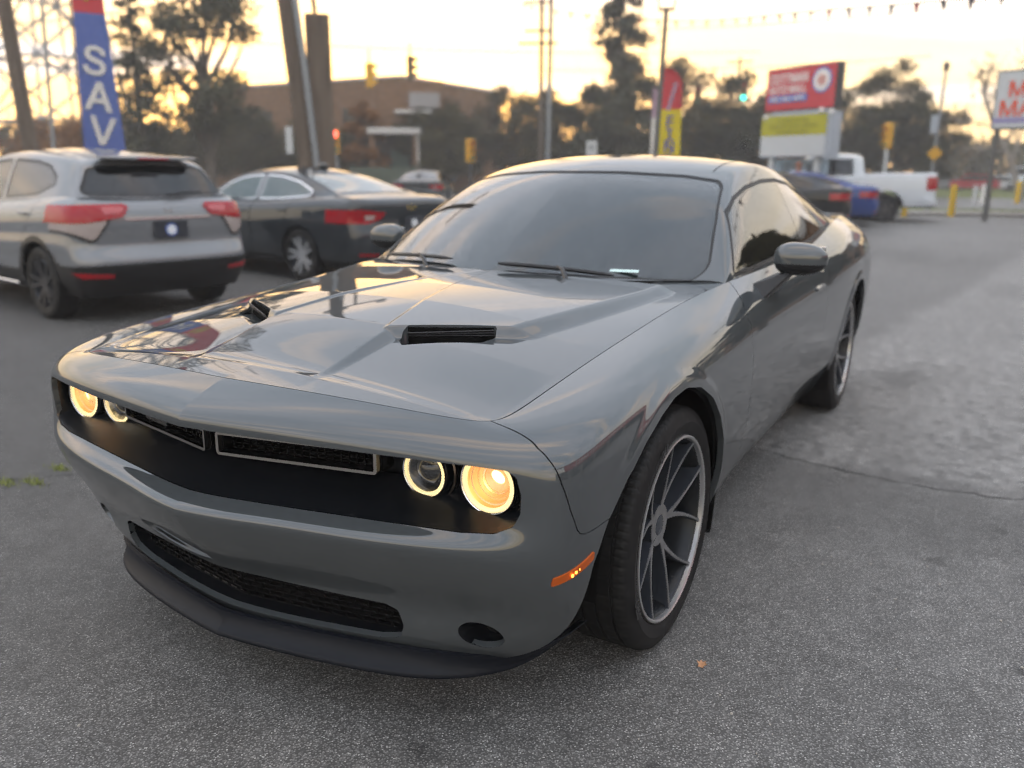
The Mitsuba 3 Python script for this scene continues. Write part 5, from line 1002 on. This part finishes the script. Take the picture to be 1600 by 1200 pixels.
signal('traffic_light', 'left of two hanging traffic lights showing green', -12.05, 39.65, 5.05, 12, 2, body=DKH); signal('traffic_light', 'right of two hanging traffic lights showing green, under the distant pole', -9.95, 40.25, 5.2, 10, 2, body=DKH)
signal('traffic_light', 'yellow traffic light on a white post above the bed of the white pickup', -2.72, 35.55, 2.85, -40, post=(.03, 0, 0, BOARD), h=1.0)
sw_ = thing('span_wire', 'thin cables that carry the hanging traffic lights across the junction', 'cable', kind='stuff'); t = np.linspace(0, 1, 16)
obj(sw_, None, cat([tube(np.stack([-26+18*t, 22.2+13*t, 6.3-.8*t*(1-t)], 1), .015, 4, False), tube(np.stack([-20+18*t, 38.3+3.2*t, 6.5-.9*t*(1-t)], 1), .018, 4, False)]), DKSTEEL)
# feather flags
def feather(name, label, base, top, w0, w1, rz, red_from, mats, txt, txt_m, px, lean):
    k = thing(name, label, 'flag', 'feather flags of the car lot'); b_, t_ = np.array(base, float), np.array(top, float); n, m_ = 60, 12; d = np.array([math.cos(math.radians(rz)), math.sin(math.radians(rz)), 0]); nn = np.array([-d[1], d[0], 0])
    def pt(u, v):
        z = b_+(t_-b_)*u; w = (w0+(w1-w0)*u)*(1 if u < .86 else math.sqrt(max(0, 1-((u-.86)/.14)**2))*.98+.02); return z+d*(w*(v-.0)-0)+nn*(.03*math.sin(u*9+v*2)+.05*v*math.sin(u*5))
    P = np.array([[pt(u, v) for v in np.linspace(0, 1, m_)] for u in np.linspace(0, 1, n)]); cut = int(red_from*n)
    obj(k, 'lower_cloth', gmesh(P[:cut+1]), mats[0]); obj(k, 'upper_cloth', gmesh(P[cut:]), mats[1])
    obj(k, 'pole', tube([(b_[0], b_[1], 0), *[pt(u, 0)-d*.02 for u in np.linspace(0, .85, 10)], *[pt(u, .0)-d*.01 for u in np.linspace(.88, .99, 5)]], .016, 6), DKSTEEL)
    for ch, u, v, h, mm in txt:
        q = meshkit.text_mesh(ch, h, .006, True); q.apply_translation([-(q.bounds[0, 0]+q.bounds[1, 0])/2, -(q.bounds[0, 1]+q.bounds[1, 1])/2, 0]); q = tf(q, rz=lean); V = q.vertices; c = pt(u, v); uz = (t_-b_)/np.linalg.norm(t_-b_)
        # lay the lettering on the cloth
        du = V[:, 1]/np.linalg.norm(t_-b_); W_ = (w0+(w1-w0)*u); q.vertices = np.array([pt(np.clip(u+a, 0, 1), np.clip(v+bb/W_, 0, 1)) for a, bb in zip(du, V[:, 0])])-nn*(.012+V[:, 2:])
        obj(k, 'letter', q, mm, smooth=False)
FB = principled('flag_blue', (.095, .135, .36), .8); FR = principled('flag_red', (.50, .06, .07), .8); FY = principled('flag_yellow', (.58, .47, .02), .8); FW = principled('flag_white', (.62, .60, .56), .8); FGOLD = principled('flag_gold', (.50, .38, .02), .8); FV = principled('flag_violet', (.10, .09, .26), .8); FPINK = principled('flag_lilac', (.38, .26, .34), .8)
feather('feather_flag', 'tall blue and red feather flag reading SAVE behind the silver crossover', (-10.86, 6.06, .6), (-10.80, 6.20, 5.6), .66, .30, 56, .60, (FB, FR), [('S', .475, .50, .40, FW), ('A', .370, .50, .40, FW), ('V', .268, .50, .40, FW), ('E', .165, .50, .40, FW), ('$', .70, .55, .42, FGOLD)], None, None, -8)
feather('feather_flag', 'yellow feather flag with red tip reading FINANCE above the roof of the grey coupe', (-5.72, 17.5, .5), (-5.66, 17.5, 3.75), .54, .44, 18, .70, (FY, FR), [('F', .625, .48, .27, FV), ('I', .535, .48, .27, FV), ('N', .45, .48, .27, FV), ('A', .36, .48, .27, FV), ('N', .27, .48, .27, FV), ('C', .18, .48, .27, FV), ('E', .09, .48, .27, FV), ('/', .80, .5, .50, FPINK)], None, None, 0)
feather('feather_flag', 'narrow white feather flag with pink tip half hidden by the lamp post', (-6.94, 20.2, .5), (-6.95, 20.2, 3.6), .20, .20, 18, .74, (FW, FPINK), [], None, None, 0)
# pennants
def pennants(name, label, pts, n0, n1, mats):
    k = thing(name, label, 'bunting'); P = CubicSpline(np.linspace(0, 1, len(pts)), np.array(pts, float)); t = np.linspace(0, 1, 60); L = P(t); obj(k, 'cord', tube(L, .008, 5, False), DKSTEEL)
    s = np.r_[0, np.cumsum(np.linalg.norm(np.diff(L, axis=0), axis=1))]
    for i in range(n0, n1):
        c = np.array([np.interp(.50*i, s, L[:, j]) for j in range(3)]); d = P(np.interp(.50*i, s, t), 1); d /= np.linalg.norm(d); w = .060; h = .135+.02*math.sin(i*2.3); o = np.array([-d[1], d[0], 0])*.03*math.sin(i*1.7)
        obj(k, 'pennant', flange(TM([c-d*w, c+d*w, c+o+[0, 0, -h]], [[0, 2, 1]]), .002), mats[i % 4], smooth=False)
PN = [principled('pennant_navy', (.03, .035, .06), .8), principled('pennant_teal', (.09, .12, .12), .8), principled('pennant_red', (.30, .03, .035), .8), principled('pennant_slate', (.05, .055, .08), .8)]
pennants('pennant_string', 'string of small triangular pennants across the upper right of the sky', [(-9.6, 17.6, 5.5), (-7.3, 15.9, 4.83), (-4.26, 14.84, 4.27), (-1.49, 12.2, 3.80), (1.06, 9.32, 3.31), (2.6, 7.2, 3.2)], 1, 36, PN)
k = thing('loose_cord', 'bare cord running just below the pennants', 'cable'); obj(k, None, tube(CubicSpline([0, 1, 2, 3], [(-7.4, 15.6, 4.6), (-4.95, 13.51, 3.99), (-.63, 10.13, 3.33), (1.6, 8.3, 3.25)])(np.linspace(0, 3, 30)), .006, 5, False), DKSTEEL)
# big dealer sign
ds = thing('dealer_sign', 'red dealer sign with round emblem above a yellow and white message board', 'sign'); DX, DY, DR = -3.78, 23.95, -31.0
def dsn(nm, m, mm, **k): return obj(ds, nm, tf(tf(m, (0, 0, 0)), (DX, DY, 0), rz=DR) if False else tf(m, (0, 0, 0)) if False else (lambda q: (q.apply_transform(trimesh.transformations.translation_matrix((DX, DY, 0)) @ trimesh.transformations.rotation_matrix(math.radians(DR), [0, 0, 1])), q)[1])(m.copy()), mm, **k)
SIGNRED = principled('sign_red_face', (.52, .045, .06), .45); SIGNYEL = principled('sign_yellow_face', (.42, .40, .02), .5); SIGNBLUE = principled('sign_blue', (.10, .16, .48), .5)
dsn('red_panel', bx(2.62, .30, 1.22, (0, 0, 3.74), c=.02), DKSTEEL); dsn('red_face', bx(2.54, .03, 1.15, (0, -.155, 3.74)), SIGNRED)
def dtext(txt, h, x, z, mm, w=None):
    q = meshkit.text_mesh(txt, h, .012, True); b0, b1 = q.bounds; q.apply_translation([-(b0[0]+b1[0])/2, 0, 0])
    if w: q.apply_scale([w/(b1[0]-b0[0]), 1, 1])
    dsn('lettering', tf(tf(q, rx=90), (x, -.172, z)), mm, smooth=False)
dtext('COTTMAN', .24, -.44, 3.92, WHITE_L, 1.45); dtext('AUTO MALL', .20, -.44, 3.64, WHITE_L, 1.40); pill = prism(rrect(1.50, .20, .09), .014); dsn('blue_bar', tf(xz(pill), (-.42, -.172, 3.48)), SIGNBLUE); q = meshkit.text_mesh('800-246-4890', .12, .008, True); q.apply_translation([-(q.bounds[0, 0]+q.bounds[1, 0])/2, -.06, 0]); dsn('lettering', tf(tf(q, rx=90), (-.42, -.19, 3.48)), WHITE_L, smooth=False)
for r_e, y, mm in ((.345, -.170, SIGNBLUE), (.285, -.182, WHITE_L), (.15, -.194, principled('emblem_pink', (.60, .30, .26), .5))): dsn('emblem', disc_y(r_e, .014, (.80, y, 3.90)), mm)
dsn('fascia_box', bx(2.1, .34, .20, (.02, .02, 3.03), c=.02), ALUM)
dsn('message_box', bx(2.62, .42, 1.22, (-.02, .02, 2.44), c=.02), ALUM); dsn('yellow_panel', bx(2.44, .03, .56, (-.10, -.20, 2.72)), SIGNYEL); dsn('white_panel', bx(2.44, .03, .58, (-.10, -.20, 2.14)), BOARD)
for j, (txt, z) in enumerate((('BUY HERE PAY HERE', 2.82), ('GUARANTEED CREDIT APPROVAL', 2.66), ('LOW DOWN PAYMENT', 2.50))):
    q = meshkit.text_mesh(txt, .085, .008, False); b0, b1 = q.bounds; q.apply_translation([-(b0[0]+b1[0])/2, 0, 0]); q.apply_scale([2.1/(b1[0]-b0[0]) if b1[0]-b0[0] > 2.1 else 1, 1, 1]); dsn('message_lettering', tf(tf(q, rx=90), (-.10, -.217, z)), principled('message_ink', (.24, .23, .03), .6), smooth=False)
for x in (-1.0, .75): dsn('post', bx(.16, .16, 1.85, (x, .02, .92)), BOARD)
dsn('base_panel', bx(1.9, .12, 1.3, (.05, .12, 1.12)), principled('base_blue', (.28, .36, .42), .6)); q = meshkit.text_mesh('USED CARS', .26, .01, True); q.apply_translation([-(q.bounds[0, 0]+q.bounds[1, 0])/2, 0, 0]); q.apply_scale([1.5/(q.bounds[1, 0]-q.bounds[0, 0]), 1, 1]); dsn('lettering', tf(tf(q, rx=90), (.05, .05, 1.40)), DKSTEEL, smooth=False)
for x, z in ((-1.15, 2.98), (.95, 3.08), (1.30, 3.02)): dsn('lamp_globe', tf(trimesh.creation.icosphere(2, .075), (x, -.25, z)), WHITE_L)
# mini mart sign
mmk = thing('mart_sign', 'white shop sign with orange red letters cut off by the right edge of the picture', 'sign'); MX, MY, MR = 2.55, 26.2, -18
def mm_(nm, m, mat_): q = m.copy(); q.apply_transform(trimesh.transformations.translation_matrix((MX, MY, 0)) @ trimesh.transformations.rotation_matrix(math.radians(MR), [0, 0, 1])); return obj(mmk, nm, q, mat_, smooth=False)
mm_('cabinet', bx(3.1, .34, 1.62, (0, 0, 3.42), c=.02), DKSTEEL); mm_('face', bx(3.0, .03, 1.52, (0, -.17, 3.42)), BOARD); mm_('purple_stripe', bx(3.0, .012, .14, (0, -.19, 2.86)), principled('stripe_purple', (.26, .23, .42), .6)); mm_('post', bx(.12, .12, 2.7, (-1.42, .05, 1.35)), MIDSTEEL); mm_('post', bx(.16, .16, 2.7, (1.42, .05, 1.35)), DKSTEEL)
for txt, z, x0 in (('MINI', 3.50, -1.18), ('MART', 2.98, -1.36)): q = meshkit.text_mesh(txt, .42, .012, True); q.apply_translation([-q.bounds[0, 0], 0, 0]); mm_('lettering', tf(tf(q, rx=90), (x0, -.19, z)), RED_L)
# smaller street things
def bollard(label, x, y, h=.95, r=.085, m=None): k = thing('bollard', label, 'bollard', 'bollards along the street'); q = revolve([(r, 0), (r, h-.05), (r*.9, h-.015), (r*.5, h), (.0005, h+.005)], 20, 'z'); obj(k, None, tf(q, (x, y, 0)), m or BOLY)
bollard('leaning yellow bollard on the pavement right of the white pickup', .18, 29.4, 1.02, .10); bollard('yellow bollard beyond the verge near the right edge of the picture', 2.2, 46.5, 1.05, .11); bollard('short yellow bollard half hidden by the rear wheel of the white pickup', -1.15, 28.4, .50, .09); bollard('pale beige bollard beyond the verge, left of a white one', .43, 43.6, .85, .10, BOARD)
bollard('slim white bollard beyond the verge, right of a beige one', .75, 43.6, .90, .09, WHITE_L)
gp_ = pole('grey_pole', 'thin grey pole with an orange diamond sign behind the tail of the white pickup', (-.66, 30.9, 0), (-.60, 30.7, 4.8), .075, .045, STEEL, 'sign pole'); obj(gp_, 'cabinet', bx(.24, .2, .60, (-.74, 30.75, 3.0), c=.02), ALUM); obj(gp_, 'diamond_sign', bx(.36, .02, .36, (-.62, 30.66, 2.05), ry=45), YEL); obj(gp_, 'lamp_head', tf(blob(.10, .10, .16, 2.4, 3), (-.60, 30.7, 4.86)), DKSTEEL)
ss = pole('road_sign', 'small pale road sign on a thin post left of the tall conifer foot', (-14.3, 32.33, 0), (-14.3, 32.33, 2.0), .04, .04, STEEL, 'road sign'); obj(ss, 'plate', bx(.46, .02, .62, (-14.3, 32.28, 2.38), rz=23, c=.005), BOARD); obj(ss, 'print', bx(.26, .008, .22, (-14.296, 32.264, 2.42), rz=23), STEEL)
# distant vehicles and a pale house along the street
for nm, lab, x, y, z_, L_, H_, mat_, rz in (('far_car', 'distant red car on the street right of the white pickup', -.75, 80, 0, 3.6, 1.35, P_RED, 4), ('far_car', 'distant white car right of the red one', 1.0, 81, 0, 3.2, 1.25, P_WHITE, 4), ('far_van', 'distant white van at the right edge of the picture', 3.2, 82, 0, 4.8, 2.0, P_WHITE, 2), ('far_car', 'distant pale car left of the red one', -3.4, 84, 0, 3.4, 1.3, P_SILVER, 4)):
    k = thing(nm, lab, 'van' if 'van' in nm else 'car', 'vehicles far down the street'); prof = Polygon([(-L_/2, .3), (-L_/2, H_*.62), (-L_*.33, H_*.66), (-L_*.2, H_), (L_*.22 if 'car' in nm else L_*.48, H_), (L_*.42 if 'car' in nm else L_*.5, H_*.66), (L_/2, H_*.62), (L_/2, .3)]).buffer(.06).buffer(-.04)
    q = xz(prism(prof, 1.7)); obj(k, 'body', tf(q, (x, y, 0), rz=rz), mat_, smooth=False); g_ = xz(prism(Polygon([(-L_*.30, H_*.68), (-L_*.19, H_*.95), (L_*.20, H_*.95), (L_*.36, H_*.68)]), 1.74)); obj(k, 'windows', tf(g_, (x, y-.02, 0), rz=rz), DARKW, smooth=False)
    for sx_ in (-.3, .3): obj(k, 'wheel', tf(disc_y(.31, 1.76, (0, .85, 0)), (x+sx_*L_, y-1.72, .31), rz=rz), RUBBER)
hs = thing('pale_house', 'small pale house far down the street left of the red car', 'house'); obj(hs, 'wall', bx(5, 5, 2.6, (-2.4, 98, 1.3)), TRIMW); obj(hs, 'roof', xz(prism(Polygon([(-2.9, 0), (2.9, 0), (0, 1.7)]), 5.4)), ROOFM); scene[hs+'__roof']['to_world'] = T().translate([-2.4, 100.7, 2.6]); w = obj(hs, 'window', bx(1, .06, 1, (-3.4, 95.47, 1.5)), DARKW)
# a person beyond the black saloon
def person(name, label, x, y, rz, skin, hair, shirt, trousers, h=1.68):
    import manifold3d as m3
    k = thing(name, label, 'person'); s = h/1.68
    J = dict(pel=((0, 0, .92), .125), waist=((0, 0, 1.06), .115), chest=((0, -.01, 1.28), .135), neck=((0, 0, 1.44), .055), nk2=((0, -.015, 1.50), .052), shL=((.17, 0, 1.39), .062), shR=((-.17, 0, 1.39), .062), elL=((.21, .03, 1.12), .042), elR=((-.21, .03, 1.12), .042), wrL=((.20, -.08, .90), .028), wrR=((-.20, -.08, .90), .028), hdL=((.195, -.11, .82), .034), hdR=((-.195, -.11, .82), .034),
             hpL=((.085, 0, .88), .088), hpR=((-.085, 0, .88), .088), knL=((.10, -.01, .48), .055), knR=((-.10, -.01, .48), .055), anL=((.10, .02, .09), .040), anR=((-.10, .02, .09), .040), toL=((.11, -.13, .04), .035), toR=((-.11, -.13, .04), .035))
    def hull(a, b_): 
        pts = np.vstack([trimesh.creation.icosphere(2, J[q][1]).vertices+J[q][0] for q in (a, b_)]); return m3.Manifold.hull_points(pts)
    def build(bones): M = sum((hull(*b_) for b_ in bones[1:]), hull(*bones[0])); M = M.refine_to_length(.03); mm = M.to_mesh(); q = TM(mm.vert_properties[:, :3], mm.tri_verts); trimesh.smoothing.filter_taubin(q, iterations=8); q.apply_scale(s); return q
    place_ = T().translate([x, y, 0]).rotate([0, 0, 1], rz)
    obj(k, 'body', build([('neck', 'nk2'), ('chest', 'neck'), ('elL', 'wrL'), ('wrL', 'hdL'), ('elR', 'wrR'), ('wrR', 'hdR'), ('shL', 'elL'), ('shR', 'elR'), ('chest', 'shL'), ('chest', 'shR'), ('waist', 'chest')]), skin, tw=place_)
    for q in ('chest', 'waist', 'pel', 'shL', 'shR', 'elL', 'elR', 'hpL', 'hpR', 'knL', 'knR', 'anL', 'anR'): J[q] = (J[q][0], J[q][1]+.010)
    obj(k, 'shirt', build([('pel', 'waist'), ('waist', 'chest'), ('chest', 'shL'), ('chest', 'shR'), ('shL', 'elL'), ('shR', 'elR')]), shirt, tw=place_)
    obj(k, 'trousers', build([('pel', 'hpL'), ('pel', 'hpR'), ('hpL', 'knL'), ('hpR', 'knR'), ('knL', 'anL'), ('knR', 'anR')]), trousers, tw=place_); obj(k, 'shoe', build([('anL', 'toL')]), DKSTEEL, tw=place_); obj(k, 'shoe', build([('anR', 'toR')]), DKSTEEL, tw=place_)
    hd = blob(.075, .095, .115, 2.1, 4); V = hd.vertices; V[:, 2] += 0; jaw = np.clip(-V[:, 2]/.115, 0, 1); V[:, 0] *= 1-.25*jaw; nose = np.exp(-((V[:, 0]/.014)**2+((V[:, 2]+.012)/.022)**2))*(V[:, 1] < 0); V[:, 1] -= .020*nose; eye = sum(np.exp(-(((V[:, 0]-e)/.016)**2+((V[:, 2]-.012)/.012)**2)) for e in (-.032, .032))*(V[:, 1] < 0); V[:, 1] += .008*eye; hd.vertices = V
    hk = obj(k, 'head', tf(hd, (0, -.02*s, 1.585*s), s=s), skin, tw=place_)
    for e in (-.077, .077): obj(hk, 'ear', tf(blob(.010, .018, .030, 2, 2), (e*s, -.01*s, 1.585*s)), skin, tw=place_)
    hc = blob(.084, .104, .122, 2.1, 4); hc = clip(hc, np.minimum(1, hc.vertices[:, 2]*.8+hc.vertices[:, 1]*1.0+.005)); obj(hk, 'hair', tf(hc, (0, -.015*s, 1.592*s), s=s), hair, tw=place_)
SKIN = principled('skin', (.42, .22, .14), .55)
person('person', 'person with reddish hair and pale blue shirt standing in front of the white pickup', -3.45, 22.6, 200, SKIN, principled('red_hair', (.20, .07, .03), .6), principled('pale_shirt', (.45, .52, .62), .8), principled('dark_trousers', (.04, .045, .06), .8), 1.66)
peb = thing('loose_grit', 'small loose stones scattered on the asphalt round the coupe', 'gravel', kind='stuff'); r_ = np.random.default_rng(17); ms = []
for _ in range(260):
    a, d = r_.uniform(0, 6.28), r_.uniform(.2, 3.2); x, y = 1.3+d*math.cos(a), .2+d*math.sin(a)*1.3
    if abs(x) < .95 and -1.0 < y < 4.2: continue
    q = trimesh.creation.icosphere(0, r_.uniform(.0016, .0042)); q.vertices = q.vertices*r_.uniform(.6, 1.4, (1, 3))+[x, y, .0015]; ms.append(q)
obj(peb, None, cat(ms), principled('grit_stone', (.36, .34, .31), .8), smooth=False)
# ---------------------------------------------------------------- evening haze
scene['haze_air'] = {'type': 'homogeneous', 'albedo': rgb(.95, .95, .95), 'sigma_t': 0.0022}
scene['haze'] = {'type': 'cube', 'to_world': T().translate([0, 45, 27.5]).scale([152, 107, 28.5]), 'bsdf': {'type': 'null'}, 'interior': {'type': 'ref', 'id': 'haze_air'}}
labels['haze'] = {'label': 'thin warm evening haze', 'kind': 'stuff'}
scene['camera']['medium'] = {'type': 'ref', 'id': 'haze_air'}
